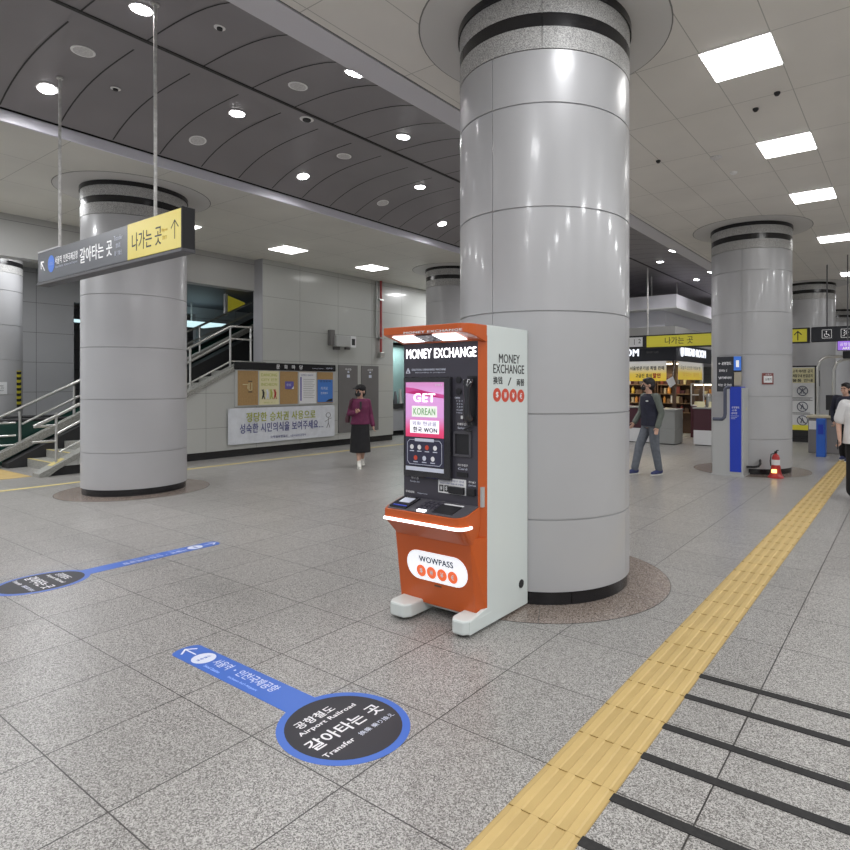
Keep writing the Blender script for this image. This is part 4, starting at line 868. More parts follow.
o = obj('wall_hook', MB().tube([(-2.39, 11.2, .15), (-2.27, 11.2, .155), (-2.19, 11.2, .175), (-2.165, 11.21, .22), (-2.18, 11.27, .26), (-2.2, 11.38, .26)], .02, 10), 'blackm', at=(-2.25, 11.3, .14), smooth=50); tag(o, 'short black bent pipe between the pillar box and the fire extinguisher', 'pipe')
t = thing('fire_extinguisher', 'red fire extinguisher with a small yellow lamp at the foot of the right column', 'fire extinguisher', (-1.92, 11.25, 0))
ex, ey = -1.92, 11.22
obj('stand', MB().lathe([(.13, 0), (.13, .015), (.1, .05), (.085, .1), (.075, .2)], ex, ey, 20), 'red', t, smooth=40)
obj('cylinder', MB().lathe([(.06, .06), (.065, .09), (.065, .34), (.045, .39), (.02, .405), (.02, .43)], ex, ey, 20), 'red', t, smooth=40)
obj('valve', MB().box(ex-.02, ex+.02, ey-.03, ey+.03, .42, .45).tube([(ex, ey, .44), (ex+.02, ey-.03, .47), (ex+.05, ey-.05, .475)], .008, 6), 'blackm', t)
obj('hose', MB().tube([(ex, ey, .42), (ex-.07, ey-.02, .4), (ex-.085, ey-.02, .28), (ex-.075, ey-.02, .2)], .01, 8), 'blackm', t, smooth=40)
obj('label', MB().lathe([(.0665, .22), (.0665, .31)], ex, ey, 20), 'paper', t, smooth=40)
obj('lamp', MB().box(ex-.05, ex+.03, ey-.105, ey-.075, .09, .15), 'glow', t, bevel=.006)

# ------------------------------------------------------------------ gates and notice board at right back
t = thing('notice_stand', 'tall white prohibition notice board with pictograms in front of the far column', 'notice board', (-2.45, 18.6, 0))
obj('frame', MB().box(-2.95, -2.16, 18.6, 18.68, .1, 2.12), 'blackm', t); obj('sheet', MB().box(-2.92, -2.2, 18.592, 18.6, .45, 2.08), 'paper', t); obj('foot', MB().box(-2.95, -2.16, 18.5, 18.78, 0, .12), 'blackm', t)
obj('lamp_box', MB().box(-2.16, -2.08, 18.58, 18.68, 1.55, 1.98), 'blackm', t); obj('lime_strip', MB().box(-2.92, -2.2, 18.59, 18.6, .33, .47), 'signlime', t)
obj('header_plate', MB().box(-2.92, -2.2, 18.5905, 18.592, 1.64, 2.06), 'cream', t)
for i in range(5): obj('text_line', MB().box(-2.8, -2.25-.06*(i % 2), 18.5895, 18.591, 1.22-.42*(i//3)-.035*(i % 3), 1.235-.42*(i//3)-.035*(i % 3)), 'dgrey', t)
for i, s_ in enumerate(('고객 여러분 금지', '개찰구내 반입금지', '물품 안내')): text('lettering', s_, (-2.5, 18.59, 1.97-.13*i), X, Z, .5, .09, 'ink', t, .02)
for z in (1.42, .98, .6):
    b = MB()
    b.tube([(-2.5+.13*math.cos(q), 18.588, z+.13*math.sin(q)) for q in [2*PI*k/18 for k in range(19)]], .012, 6)
    b.tube([(-2.59, 18.588, z+.09), (-2.41, 18.588, z-.09)], .012, 6); b.tube([(-2.54, 18.588, z-.07), (-2.5, 18.588, z+.07), (-2.46, 18.588, z-.07)], .016, 6)
    if z > 1.4: b.tube([(-2.41, 18.588, 1.51), (-2.59, 18.588, 1.33)], .012, 6)
    obj('pictogram', b, 'tube', t)
t = thing('gate_post', 'bright blue flat post of the ticket gate right of the notice board', 'gate post', (-1.65, 15.0, 0))
obj('post', MB().box(-1.74, -1.56, 14.95, 15.2, 0, .84), 'gblue', t, bevel=.01); obj('plate', MB().box(-1.7, -1.6, 14.944, 14.95, .5, .72), 'kblue', t)
t = thing('ticket_gate', 'dark ticket gate cabinet with a small monitor behind the blue post', 'ticket gate', (-1.6, 16.0, 0))
obj('cabinet', MB().box(-2.0, -1.2, 15.75, 16.4, 0, .82), 'gatec', t, bevel=.02); obj('top', MB().box(-2.03, -1.17, 15.72, 16.42, .82, .87), 'beige', t, bevel=.01)
obj('monitor', MB().box(-1.66, -1.5, 16.0, 16.05, 1.0, 1.35), 'blackm', t, bevel=.01); obj('monitor_arm', MB().tube([(-1.58, 16.03, .86), (-1.58, 16.03, 1.02)], .02, 8), 'blackm', t); obj('panel', MB().box(-1.98, -1.75, 15.742, 15.75, .55, .75), 'paper', t)
for i, (xo, yo) in enumerate(((-1.83, 16.0), (-1.52, 16.25))):
    t = thing('gate_arch', ('nearer' if not i else 'farther') + ' bent steel tube arch standing on the ticket gate at the right', 'gate arch', (xo, yo, .87), 'steel gate arches')
    zz = 2.25 - .06*i
    obj('tube', MB().tube([(xo, yo, .87), (xo, yo, zz-.26), (xo+.06, yo, zz-.09), (xo+.2, yo, zz), (xo+2.0, yo, zz)], .033, 12), 'steel', t, smooth=50)
    obj('tube_leg', MB().tube([(xo+1.95, yo, 0), (xo+1.95, yo, zz)], .033, 12), 'steel', t, smooth=50)
    if not i: obj('display', MB().box(xo+.52, xo+1.6, yo-.06, yo+.06, zz-.05, zz+.12), 'blackm', t, bevel=.01)
t = thing('gate_display', 'small purple lit display above the ticket gate', 'display', (-1.2, 15.5, 2.5))
obj('case', MB().box(-1.38, -.98, 15.5, 15.56, 2.36, 2.58), 'blackm', t); obj('face', MB().box(-1.37, -.99, 15.493, 15.5, 2.37, 2.57), 'sign_purple', t); text('lettering', '공항철도', (-1.18, 15.492, 2.5), X, Z, .3, .07, 'signw', t); text('lettering', 'AREX', (-1.18, 15.492, 2.41), X, Z, .2, .06, 'signw', t, .02)
obj('hanger', MB().tube([(-1.18, 15.53, 2.58), (-1.18, 15.53, CZ)], .012, 8), 'dgrey', t)

# ------------------------------------------------------------------ the shop behind the vest man
sx_, sy_ = -5.58, 17.2
t = thing('shop_pavilion', 'corner shop pavilion with white stepped canopy and dark lit fascia behind the way-out sign', 'shop', (-7.5, 19.5, 0))
def ring_band(x1, y0, z0, z1, m, nm, x0=-11.5, y1=24., slope=0.):
    b = MB(); pts0 = [(x0, y0), (x1, y0), (x1, y1), (x0, y1)]; pts1 = [(x0, y0+slope), (x1-slope, y0+slope), (x1-slope, y1), (x0, y1)]
    b.faces([(x, y, z0) for x, y in pts1]+[(x, y, z1) for x, y in pts0], [(3, 2, 1, 0), (4, 5, 6, 7), (0, 1, 5, 4), (1, 2, 6, 5), (2, 3, 7, 6), (3, 0, 4, 7)]); return obj(nm, b, m, t)
ring_band(sx_, sy_, 3.84, 4.21, 'shopw', 'upper_canopy'); ring_band(sx_+.02, sy_-.02, 3.81, 3.845, 'paper', 'canopy_edge'); ring_band(sx_-.5, sy_+.5, 3.3, 3.82, 'shopw', 'soffit', slope=.0)
ring_band(sx_-.05, sy_+.05, 2.76, 3.3, 'wallp', 'lower_canopy', slope=.0); ring_band(sx_, sy_, 2.29, 2.77, 'shopk', 'fascia')
for x, y in ((-8, 18.3), (-6.6, 18.0), (-6.3, 19.5)): obj('hanger', MB().tube([(x, y, 4.2), (x, y, 5.5)], .02, 8), 'rod', t)
text('lettering', 'BREAD ROOM', (-7.63, sy_-.004, 2.555), X, Z, 1.86, .23, 'sletter', t, .015, .02)
text('lettering', 'BAKERY CAFE', (-6.28, sy_-.004, 2.55), X, Z, .36, .06, 'locker', t)
text('lettering', 'BREAD ROOM', (sx_+.004, 19.05, 2.58), Y, Z, 2.2, .24, 'sletter', t, 0, .02); obj('emblem', MB().disc((sx_, 17.7, 2.58), .11, 20, (.03, 0, 0), (Y, Z), .16), 'sletter', t)
obj('back_wall', MB().box(-11.5, -6.6, 20.6, 20.7, 0, 2.3), 'brown', t); obj('floor_slab', MB().box(-11.5, sx_-.05, sy_+.05, 24, 0, .01), 'shopg', t)
obj('shop_ceiling', MB().box(-11.5, sx_-.05, sy_+.05, 23.9, 2.28, 2.3), 'shopw', t)
for x, y in ((sx_-.06, sy_+.06), (sx_-.06, 20.0), (sx_-.06, 23.9)): obj('corner_post', MB().box(x-.06, x+.03, y-.05, y+.05, 0, 2.3), 'brown' if y < 19 else 'paper', t)
for y in (19.1,): obj('strip_lamp', MB().box(-10.5, -5.9, y, y+.1, 2.24, 2.28), 'warm', t)
l = bpy.data.lights.new('shop_lamp', 'AREA'); l.shape = 'RECTANGLE'; l.size = 4; l.size_y = 2.4; l.energy = 70; l.color = (1, .84, .62); o = bpy.data.objects.new('shop_lamp', l); o.location = (-8, 19, 2.22); C.objects.link(o)
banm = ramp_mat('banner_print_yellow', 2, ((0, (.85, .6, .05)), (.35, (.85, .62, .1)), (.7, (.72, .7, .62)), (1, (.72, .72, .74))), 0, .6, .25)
t = thing('shop_banner', 'white and yellow printed banner hung under the shop fascia above the vest man', 'banner', (-6.5, sy_-.03, 1.7))
obj('cloth', MB().box(-7.3, -5.86, sy_-.03, sy_-.02, 1.7, 2.28), banm, t)
text('lettering', '서울방문기념 특별 판매', (-6.45, sy_-.031, 2.08), X, Z, 1.05, .12, 'ink', t, .02); text('lettering', '고급진 휴식', (-6.55, sy_-.031, 1.86), X, Z, .5, .12, 'ink', t, .02); text('lettering', '할인', (-6.15, sy_-.031, 1.86), X, Z, .24, .15, 'red', t, .04)
t = thing('shop_banner', 'yellow printed banner hung under the shop fascia right of the corner post', 'banner', (sx_+.02, 18.4, 1.73))
obj('cloth', MB().box(sx_+.02, sx_+.03, 17.3, 19.7, 1.74, 2.27), banm, t); text('lettering', '오늘의 신선한 커피와 빵', (sx_+.0305, 18.5, 2.1), Y, Z, 2.0, .12, 'locker', t); text('lettering', '맛있는 할인', (sx_+.0305, 18.5, 1.9), Y, Z, 1.6, .12, 'goldink', t)
# shelving with goods
goods = ['paper', 'cream', 'brown', 'wood', 'brown', 'warmcard', 'goldink', 'dgrey', 'maroonp', 'maroonp', 'beige', 'brown', 'wood', 'redbrown']
M['warmcard'] = mat('carton_orange', (.75, .35, .08), .5)
gi = 0
def shelf(x0, x1, y0, y1, label, zs, rot=False):
    t = thing('shelf_unit', label, 'shelf', ((x0+x1)/2, (y0+y1)/2, 0))
    obj('back_panel', MB().box(x0, x1, y1-.02, y1, 0, zs[-1]+.35), 'brown', t)
    for x in (x0, x1-.03): obj('upright', MB().box(x, x+.03, y0, y1, 0, zs[-1]+.35), 'brown', t)
    for z in zs: obj('board', MB().box(x0+.03, x1-.03, y0, y1-.02, z-.025, z), 'wood', t)
    for z in zs:
        x = x0+.06
        while x < x1-.16:
            w, hh, d = random.uniform(.07, .16), random.uniform(.1, .24), .12
            k = random.random(); mm = random.choice(goods)
            y = y0+.04
            if k < .65: o = obj('carton', MB().box(x, x+w, y, y+d, z, z+hh), mm, at=(x+w/2, y+d/2, z), bevel=.004); tag(o, 'small carton on the lit shelves inside the shop', 'carton', 'goods on the shop shelves')
            else: o = obj('jar', MB().lathe([(w*.35, z), (w*.4, z+.02), (w*.4, z+hh*.7), (w*.2, z+hh*.85), (w*.2, z+hh)], x+w/2, y+d/2, 12), mm, at=(x+w/2, y+d/2, z), smooth=40); tag(o, 'small jar on the lit shelves inside the shop', 'jar', 'jars on the shop shelves')
            x += w+random.uniform(.01, .05)
shelf(-8.3, -6.95, 19.3, 19.65, 'brown shelf unit of goods deep inside the shop left of the vest man', [.7, 1.0, 1.3, 1.6])
shelf(-6.9, -5.75, 19.3, 19.65, 'brown shelf unit of goods inside the shop under the right end of the banner', [.7, 1.0, 1.3, 1.6])
t = thing('display_case', 'white framed glass display case lit inside by warm lamps at the shop corner', 'display case', (-5.3, 18.6, 0))
obj('base', MB().box(-5.5, -4.75, 18.3, 18.8, 0, .95), 'maroonp', t)
for x in (-5.5, -5.13, -4.78): obj('upright', MB().box(x, x+.03, 18.3, 18.33, .95, 1.62), 'paper', t)
for z in (.95, 1.27, 1.6): obj('shelf', MB().box(-5.5, -4.75, 18.3, 18.75, z, z+.03), 'paper', t)
obj('back', MB().box(-5.5, -4.75, 18.75, 18.78, .95, 1.63), 'brown', t); obj('case_lamp', MB().box(-5.45, -4.8, 18.5, 18.55, 1.57, 1.6), 'warm', t)
for i in range(6):
    x, z = -5.42+.22*(i % 3), (.98, 1.3)[i//3]
    o = obj('pastry_box', MB().box(x, x+.14, 18.4, 18.55, z, z+.1+.05*(i % 2)), ('cream', 'warmcard', 'brown', 'wood', 'cream', 'warmcard')[i], at=(x+.07, 18.47, z), bevel=.01); tag(o, 'small box inside the white framed display case', 'box', 'boxes in the display case')
def counter(x0, x1, y0, y1, h, label, m_top='maroonp', m_low='paper', split=.4):
    t = thing('counter', label, 'counter', ((x0+x1)/2, (y0+y1)/2, 0))
    obj('base', MB().box(x0, x1, y0, y1, .02, split), m_low, t, bevel=.01); obj('upper', MB().box(x0, x1, y0, y1, split, h), m_top, t, bevel=.01); obj('top', MB().box(x0-.02, x1+.02, y0-.02, y1+.02, h, h+.04), 'shopg', t, bevel=.005); obj('kick', MB().box(x0+.03, x1-.03, y0+.03, y1-.03, 0, .02), 'blackm', t)
    return t
counter(-6.72, -5.86, 15.85, 16.35, .95, 'maroon and white shop counter partly behind the vest man')
t = counter(-5.85, -5.14, 15.72, 16.4, .9, 'plain grey steel shop counter right of the vest man', 'shopg', 'shopg')
counter(-4.72, -4.05, 15.95, 16.5, .96, 'dark shop stand with white panelled base beside the right column', 'maroonp', 'paper')
counter(-7.8, -6.75, 15.95, 16.4, .95, 'maroon shop counter showing left of the vest man by the big column')
for i, (x, y, z, lb) in enumerate(((-4.55, 16.0, 1.0, 'left of the two white price cards on the dark shop stand'), (-4.25, 16.0, 1.0, 'right of the two white price cards on the dark shop stand'), (-5.95, 16.0, .99, 'white price card on the counter beside the vest man'))):
    o = obj('price_card', MB().prism([(x-.1, y, z), (x+.1, y, z), (x+.1, y+.06, z+.15), (x-.1, y+.06, z+.15)], (0, .01, 0)), 'cream', at=(x, y, z)); tag(o, lb, 'card', 'price cards')
o = obj('hanging_card', MB().prism([(-5.78, 16.9, 1.72), (-5.66, 16.9, 1.5), (-5.5, 16.9, 1.62), (-5.58, 16.9, 1.83)], (0, .01, 0)), 'paper', at=(-5.63, 16.9, 1.66)); tag(o, 'tilted white card hanging at the shop corner right of the vest man', 'card')
obj('string', MB().tube([(-5.58, 16.905, 1.83), (-5.6, 17.15, 2.3)], .004, 6), 'rod', o)
for i, (x, y, z, h, w, m_) in enumerate(((-4.6, 16.2, 1.0, .5, .1, 'brown'), (-4.4, 16.25, 1.0, .36, .16, 'steel'), (-4.2, 16.3, 1.0, .55, .12, 'dgrey'))):
    o = obj('coffee_dispenser', MB().lathe([(w*.5, z), (w*.55, z+.03), (w*.5, z+h*.7), (w*.6, z+h*.75), (w*.3, z+h)], x, y, 14), m_, at=(x, y, z), smooth=40); tag(o, ('slim brown', 'short steel', 'tall dark grey')[i] + ' dispenser on the dark shop stand beside the right column', 'dispenser', 'dispensers on the stand')

# ------------------------------------------------------------------ people
def remesh(mb, name, m, parent, voxel=.008, smooth_it=4):
    me = bpy.data.meshes.new('tmp'); mb.bm.normal_update(); mb.bm.to_mesh(me); mb.bm.free()
    o = bpy.data.objects.new('tmp', me); C.objects.link(o)
    r = o.modifiers.new('r', 'REMESH'); r.mode = 'VOXEL'; r.voxel_size = voxel
    s = o.modifiers.new('s', 'SMOOTH'); s.factor = .5; s.iterations = smooth_it
    dg = bpy.context.evaluated_depsgraph_get(); me2 = bpy.data.meshes.new_from_object(o.evaluated_get(dg))
    bpy.data.objects.remove(o); bpy.data.meshes.remove(me)
    me2.name = name; me2.materials.clear(); me2.materials.append(M[m]); me2.polygons.foreach_set('use_smooth', [True]*len(me2.polygons))
    return link_mesh(name, me2, parent, local=True)
def hand(b, w, d, side, curl=.5, k=1.):
    """palm and five fingers from wrist w along d; `side` is the thumb direction"""
    w, d, s = Vector(w), Vector(d).normalized(), Vector(side).normalized(); s = (s-d*s.dot(d)).normalized(); n = d.cross(s).normalized()
    if n.y > 0: n = -n
    b.cone(w, w+d*.045*k, .021*k, .026*k)
    for q in (-.024, -.008, .008, .024): b.cone(w+d*.03*k+s*q*k*.7, w+d*.085*k+s*q*k, .013*k, .0115*k)
    for i, q in enumerate((.03, .0105, -.0105, -.029)):
        ln = (.066, .074, .068, .052)[i]*k; p0 = w+d*.088*k+s*q*k; p1 = p0+(d*math.cos(curl*.6)+n*math.sin(curl*.6))*ln*.5; p2 = p1+(d*math.cos(curl*1.6)+n*math.sin(curl*1.6))*ln*.5
        b.cone(p0, p1, .0085*k, .0078*k, 8); b.cone(p1, p2, .0078*k, .0066*k, 8)
    t0 = w+d*.03*k+s*.024*k; t1 = t0+(s*.75+d*.6+n*.3).normalized()*.036*k; b.cone(t0, t1, .0115*k, .0095*k, 8); b.cone(t1, t1+(d*.9+s*.25+n*.35).normalized()*.03*k, .0095*k, .008*k, 8)
def person(name, label, loc, face, J, hy=0., k=1., hs=1.08):
    """face = world direction; body local frame looks along -Y; J joint dict; hy = head yaw"""
    t = thing(name, label, 'person', loc, rz=math.atan2(face[0], -face[1]))
    b = MB(); V = lambda q: Vector(J[q])
    pv, ch, nk = V('pelvis'), V('chest'), V('neck')
    b.loft([(pv.x, pv.y, pv.z-.1, .145*k, .1*k), (pv.x, pv.y, pv.z, .16*k, .11*k), ((pv.x+ch.x)/2, (pv.y+ch.y)/2, (pv.z+ch.z)/2, .13*k, .095*k), (ch.x, ch.y, ch.z, .155*k, .11*k), (nk.x, nk.y, nk.z-.06, .14*k, .085*k), (nk.x, nk.y, nk.z, .06*k, .055*k)])
    hd = V('head'); Rz = Matrix.Rotation(hy, 3, 'Z'); F = lambda v: hd+Rz @ (Vector(v)*hs)
    b.cone(nk-Vector((0, 0, .03)), hd-Vector((0, 0, .05)), .056*k, .05*k)
    b.ball(F((0, .01, .03)), .073*hs, .09*hs, .09*hs, 20, Rz); b.ball(F((0, -.02, -.035)), .056*hs, .07*hs, .075*hs, 18, Rz); b.ball(F((0, -.055, -.08)), .03, .03, .028, 12, Rz)
    b.cone(F((0, -.088, .012)), F((0, -.104, -.018)), .009, .0135, 10)
    for s in (1, -1):
        b.ball(F((s*.074, .012, -.005)), .01, .022, .032, 10, Rz); b.ball(F((s*.034, -.074, -.022)), .022, .018, .02, 10, Rz); b.ball(F((s*.03, -.085, .03)), .024, .012, .009, 10, Rz)
    b.cone(F((-.022, -.088, -.05)), F((.022, -.088, -.05)), .0085, .0085, 8); b.cone(F((-.018, -.087, -.062)), F((.018, -.087, -.062)), .008, .008, 8)
    for s, q in ((1, 'l'), (-1, 'r')):
        sh, el, wr = V('sh_'+q), V('el_'+q), V('wr_'+q)
        b.cone(V('neck')-Vector((0, 0, .05)), sh, .06*k, .055*k); b.cone(sh, el, .05*k, .038*k); b.cone(el, wr, .038*k, .024*k)
        hand(b, wr, J.get('hd_'+q, wr-el), J.get('th_'+q, (-s*.3, -1, 0)), J.get('curl_'+q, .5), .95*k)
        hp, kn, an = V('hip_'+q), V('kn_'+q), V('an_'+q)
        b.cone(hp, kn, .082*k, .054*k); b.cone(kn, kn.lerp(an, .35), .052*k, .054*k); b.cone(kn.lerp(an, .3), an, .054*k, .034*k)
        fd = Vector(J.get('ft_'+q, (0, -1, 0))).normalized(); b.cone(an-Vector((0, 0, .035)), an+fd*.13-Vector((0, 0, .05)), .034, .026)
    remesh(b, 'body', 'skin', t, .005, 3)
    for s in (1, -1): obj('eye', MB().ball(F((s*.031, -.0795, .012)), .0105, .008, .0085, 10, Rz), 'eye', t, local=True, smooth=60)
    return t, V, F, Rz
def hair_cap(t, F, Rz, m='hair', back=.0, fringe=.05, nm='hair'):
    b = MB(); b.ball(F((0, .02, .045)), .09, .105, .095, 20, Rz); b.ball(F((0, .045, .0)), .087, .084, .092+back, 18, Rz); b.ball(F((0, -.05, .085)), .067, .041, .032, 14, Rz)
    remesh(b, nm, m, t, .007, 3)
def mask_part(t, F, Rz):
    b = MB(); b.ball(F((0, -.066, -.038)), .062, .05, .06, 16, Rz); remesh(b, 'face_mask', 'mask', t, .006, 3)
    obj('ear_loop', MB().tube([F((.05, -.06, -.03)), F((.078, -.01, -.01)), F((.08, .02, -.015))], .003, 6).tube([F((-.05, -.06, -.03)), F((-.078, -.01, -.01)), F((-.08, .02, -.015))], .003, 6), 'mask', t, local=True)
def sleeves(b, V, q, r0, r1, upto=1., cuff=.0):
    sh, el, wr = V('sh_'+q), V('el_'+q), V('wr_'+q); b.cone(V('neck')-Vector((0, 0, .07)), sh, .068, r0)
    if upto <= .5: b.cone(sh, sh.lerp(el, upto*2), r0, r0*.98)
    else: b.cone(sh, el, r0, r1*1.1); b.cone(el, el.lerp(wr, (upto-.5)*2), r1*1.1, r1)
def torso(b, V, dz0, wx, wy, flare=0.):
    pv, ch, nk = V('pelvis'), V('chest'), V('neck')
    b.loft([(pv.x, pv.y, pv.z+dz0, wx+flare, wy+flare*.6), (pv.x, pv.y, pv.z+.08, wx*.98, wy), ((pv.x+ch.x)/2, (pv.y+ch.y)/2, (pv.z+ch.z)/2+.03, wx*.93, wy*.95), (ch.x, ch.y, ch.z, wx, wy), (nk.x, nk.y, nk.z-.055, wx*.93, wy*.82), (nk.x, nk.y, nk.z-.005, .085, .078)])
def trousers(b, V, q, r0, r1, r2, low=.0):
    hp, kn, an = V('hip_'+q), V('kn_'+q), V('an_'+q); b.cone(hp, kn, r0, r1); b.cone(kn, kn.lerp(an, 1-low), r1, r2)
def shoe(t, V, J, q, m, nm='shoe'):
    an = V('an_'+q); fd = Vector(J.get('ft_'+q, (0, -1, 0))).normalized(); z = an.z-.045; b = MB()
    h = an-Vector((0, 0, .03)); b.cone(h-fd*.035, h+fd*.11-Vector((0, 0, .022)), .046, .04); b.cone(h+fd*.08-Vector((0, 0, .02)), h+fd*.155-Vector((0, 0, .028)), .043, .033); b.cone(an+Vector((0, 0, .02)), an-Vector((0, 0, .02)), .044, .045)
    for v in b.bm.verts: v.co.z = max(v.co.z, an.z-.082)
    s = remesh(b, nm, m, t, .007, 2)
    b = MB(); sd = Vector((-fd.y, fd.x, 0)); n = 20; pts = []
    for i in range(n):
        a = 2*PI*i/n; pts.append(an+fd*(.055+.145*math.cos(a))+sd*(.047*math.sin(a))-Vector((0, 0, .092)))
    obj('sole', b.prism(pts, (0, 0, .018)), 'wshoe', s, local=True)
# --- woman in maroon
J = dict(pelvis=(0, 0, .86), chest=(0, 0, 1.16), neck=(0, .0, 1.33), head=(0, -.02, 1.46), sh_l=(.145, .01, 1.27), el_l=(.2, .03, 1.02), wr_l=(.24, -.04, .8), sh_r=(-.145, .01, 1.27), el_r=(-.205, .03, 1.03), wr_r=(-.1, -.17, 1.06), hd_r=(.6, -.3, .5), th_r=(0, -.3, 1), curl_r=1.2,
         hip_l=(.085, 0, .84), kn_l=(.06, -.04, .46), an_l=(.045, .12, .13), hip_r=(-.085, 0, .84), kn_r=(-.05, -.06, .46), an_r=(-.03, -.12, .09))
t, V, F, Rz = person('person', 'person in maroon jacket, black cap, mask and culottes walking by the left wall', (-8.78, 8.07, 0), (.78, -.62, 0), J, -.75, .92)
b = MB(); torso(b, V, -.03, .17, .122, .02); sleeves(b, V, 'l', .056, .045, .97); sleeves(b, V, 'r', .056, .045, .95); remesh(b, 'jacket', 'maroon', t, .008, 4)
b = MB(); b.loft([(0, 0, .29, .2, .19), (0, 0, .6, .185, .15), (0, 0, .84, .165, .12), (0, 0, .9, .155, .112)]); remesh(b, 'culottes', 'blackc', t, .009, 3)
obj('shirt_front', MB().prism([(-.02, -.112, 1.27), (.02, -.112, 1.27), (.012, -.132, 1.12), (-.012, -.132, 1.12)], (0, -.008, 0)), 'blackm', t, local=True)
hair_cap(t, F, Rz, 'hair', .02); mask_part(t, F, Rz)
b = MB(); b.ball(F((0, .01, .06)), .099, .108, .081, 20, Rz); b.prism([F((-.06, -.075, .062)), F((.06, -.075, .062)), F((.045, -.165, .045)), F((-.045, -.165, .045))], (0, 0, .014)); remesh(b, 'cap', 'blackc', t, .006, 2)
for q in 'lr': shoe(t, V, J, q, 'wshoe')
o = thing('shoulder_bag', 'small dark bag hanging at the hip of the person in maroon', 'bag', (-8.78, 8.07, 0), rz=t.rotation_euler.z)
b = MB(); b.loft([(-.235, .1, .86, .045, .08), (-.235, .1, .91, .05, .085), (-.225, .1, 1.02, .045, .075), (-.22, .1, 1.05, .03, .05)]); obj('bag_body', b, 'maroonp', o, local=True, smooth=50, bevel=.0)
obj('strap', MB().tube([(-.22, .06, 1.04), (-.2, -.06, 1.2), (-.15, -.05, 1.33), (-.13, .02, 1.345), (-.17, .12, 1.28), (-.22, .13, 1.04)], .012, 8), 'maroonp', o, local=True, smooth=50)
# --- man in the dark vest, walking to the left
J = dict(pelvis=(0, 0, .93), chest=(0, -.02, 1.25), neck=(0, -.03, 1.44), head=(0, -.06, 1.585), sh_l=(.19, -.01, 1.38), el_l=(.24, .06, 1.1), wr_l=(.24, -.02, .86), sh_r=(-.19, -.02, 1.38), el_r=(-.235, -.06, 1.1), wr_r=(-.22, -.2, .92),
         hip_l=(.09, 0, .9), kn_l=(.1, .02, .49), an_l=(.1, .1, .1), hip_r=(-.09, 0, .9), kn_r=(-.1, -.17, .51), an_r=(-.1, -.27, .1), ft_l=(.2, -1, 0), ft_r=(-.1, -1, 0))
t, V, F, Rz = person('person', 'man in a navy vest, grey jeans and black mask walking in front of the shop', (-3.8, 10.32, 0), (-.6, -.8, 0), J, -.35)
b = MB(); torso(b, V, -.02, .175, .118); sleeves(b, V, 'l', .07, .05, .97); sleeves(b, V, 'r', .07, .05, .97); remesh(b, 'shirt', 'greyc', t, .008, 4)
b = MB(); torso(b, V, -.06, .205, .15, .004); remesh(b, 'vest', 'navyc', t, .009, 4)
b = MB(); b.loft([(0, 0, .84, .17, .125), (0, 0, .93, .168, .122), (0, 0, 1.0, .155, .11)]); trousers(b, V, 'l', .1, .078, .066, .06); trousers(b, V, 'r', .1, .078, .066, .06); remesh(b, 'jeans', 'jean', t, .009, 3)
obj('badge', MB().box(.09, .15, -.165, -.15, 1.3, 1.32), 'paper', t, local=True)
hair_cap(t, F, Rz); mask_part(t, F, Rz)
for q in 'lr': shoe(t, V, J, q, 'nshoe')
# --- person in white T-shirt, partly out of frame
J = dict(pelvis=(0, 0, .88), chest=(0, 0, 1.18), neck=(0, 0, 1.36), head=(0, -.02, 1.5), sh_l=(.2, .01, 1.31), el_l=(.28, .03, 1.05), wr_l=(.29, -.08, .83), sh_r=(-.2, .01, 1.31), el_r=(-.28, .03, 1.05), wr_r=(-.27, -.1, .84), curl_r=1.1,
         hip_l=(.09, 0, .86), kn_l=(.09, -.06, .47), an_l=(.09, -.08, .1), hip_r=(-.09, 0, .86), kn_r=(-.09, .02, .47), an_r=(-.09, .12, .1))
t, V, F, Rz = person('person', 'person in white T-shirt with blue ring logo and black trousers at right edge', (-.565, 9.68, 0), (.1, -1, 0), J)
b = MB(); torso(b, V, -.1, .225, .155, .01); sleeves(b, V, 'l', .085, .07, .36); sleeves(b, V, 'r', .085, .07, .36); remesh(b, 'shirt', 'whitec', t, .009, 4)
b = MB(); b.loft([(0, 0, .8, .18, .13), (0, 0, .9, .17, .125), (0, 0, .95, .16, .115)]); trousers(b, V, 'l', .115, .1, .1, .05); trousers(b, V, 'r', .115, .1, .1, .05); remesh(b, 'trousers', 'blackc', t, .009, 3)
obj('logo', MB().tube([(-.05+.05*math.cos(a), -.156, 1.19+.05*math.sin(a)) for a in [math.radians(40+20*k) for k in range(15)]], .008, 8), 'kblue', t, local=True)
hair_cap(t, F, Rz, 'hair', .06)
for q in 'lr': shoe(t, V, J, q, 'wshoe')
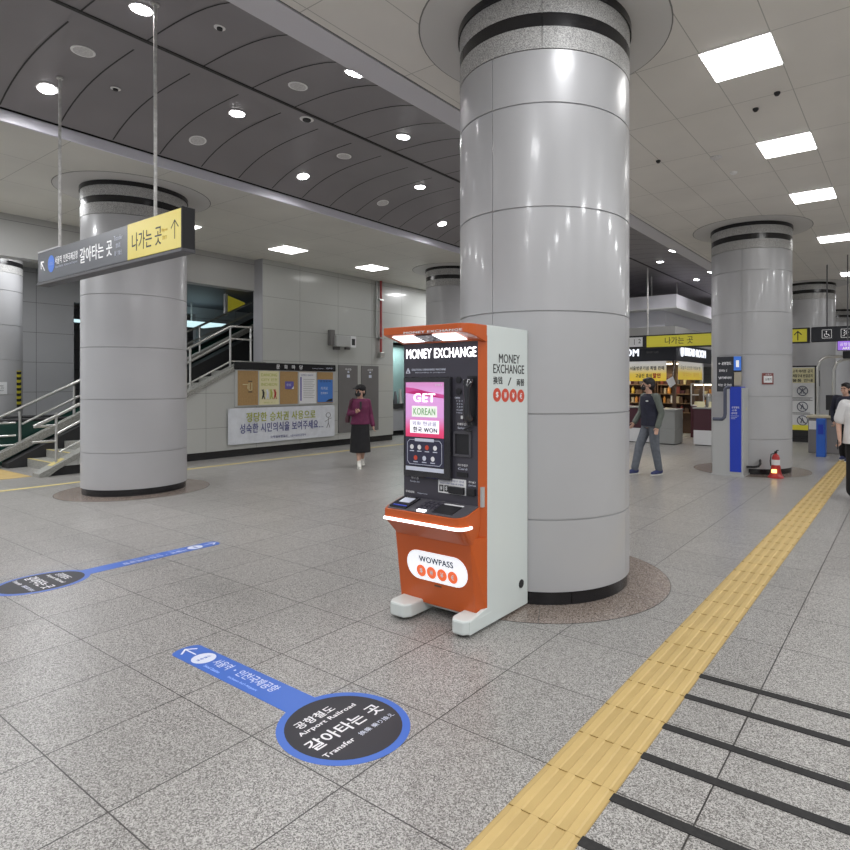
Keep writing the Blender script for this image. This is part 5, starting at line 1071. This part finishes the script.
o = thing('phone', 'dark phone held in the right hand of the person in the white T-shirt', 'phone', (-.565, 9.68, 0), rz=t.rotation_euler.z)
obj('case', MB().box(-.3, -.287, -.22, -.15, .71, .84), 'blackm', o, local=True, bevel=.003); obj('lens', MB().disc((-.301, -.2, .82), .008, 10, (-.002, 0, 0), (Y, Z)), 'steel', o, local=True)
# --- person in dark clothes behind
J2 = dict(J); J2.update(wr_r=(-.22, -.05, .82), wr_l=(.22, -.05, .82))
t, V, F, Rz = person('person', 'dark haired person in navy behind the person in white at right edge', (-1.13, 14.5, 0), (-.3, -1, 0), J2, -.2)
b = MB(); torso(b, V, -.04, .195, .14, .01); sleeves(b, V, 'l', .075, .05, .95); sleeves(b, V, 'r', .075, .05, .95); remesh(b, 'jacket', 'navyc', t, .01, 4)
b = MB(); b.loft([(0, 0, .8, .17, .125), (0, 0, .9, .165, .12), (0, 0, .95, .155, .11)]); trousers(b, V, 'l', .1, .085, .08, .05); trousers(b, V, 'r', .1, .085, .08, .05); remesh(b, 'trousers', 'blackc', t, .01, 3)
hair_cap(t, F, Rz, 'hair', .03)
for q in 'lr': shoe(t, V, J2, q, 'nshoe')

# ------------------------------------------------------------------ world, camera
w = bpy.data.worlds.new('World'); SC.world = w; w.use_nodes = True
w.node_tree.nodes['Background'].inputs[0].default_value = (.62, .64, .68, 1); w.node_tree.nodes['Background'].inputs[1].default_value = .62
cd = bpy.data.cameras.new('Camera'); cam = bpy.data.objects.new('Camera', cd); C.objects.link(cam)
cam.location = (0, 0, 1.6); cam.rotation_euler = (PI/2, 0, math.radians(34.7667))
cd.sensor_width = 36; cd.lens = 600.585/850*36; cd.shift_x = -70/850; cd.shift_y = -40.6/850; cd.clip_end = 200
SC.camera = cam
SC.view_settings.view_transform = 'Standard'; SC.view_settings.look = 'None'; SC.view_settings.gamma = 1; SC.view_settings.exposure = .0
SC.cycles.use_denoising = True; SC.cycles.max_bounces = 8; SC.cycles.diffuse_bounces = 5; SC.cycles.sample_clamp_indirect = 4
SC.cycles.caustics_reflective = False; SC.cycles.caustics_refractive = False
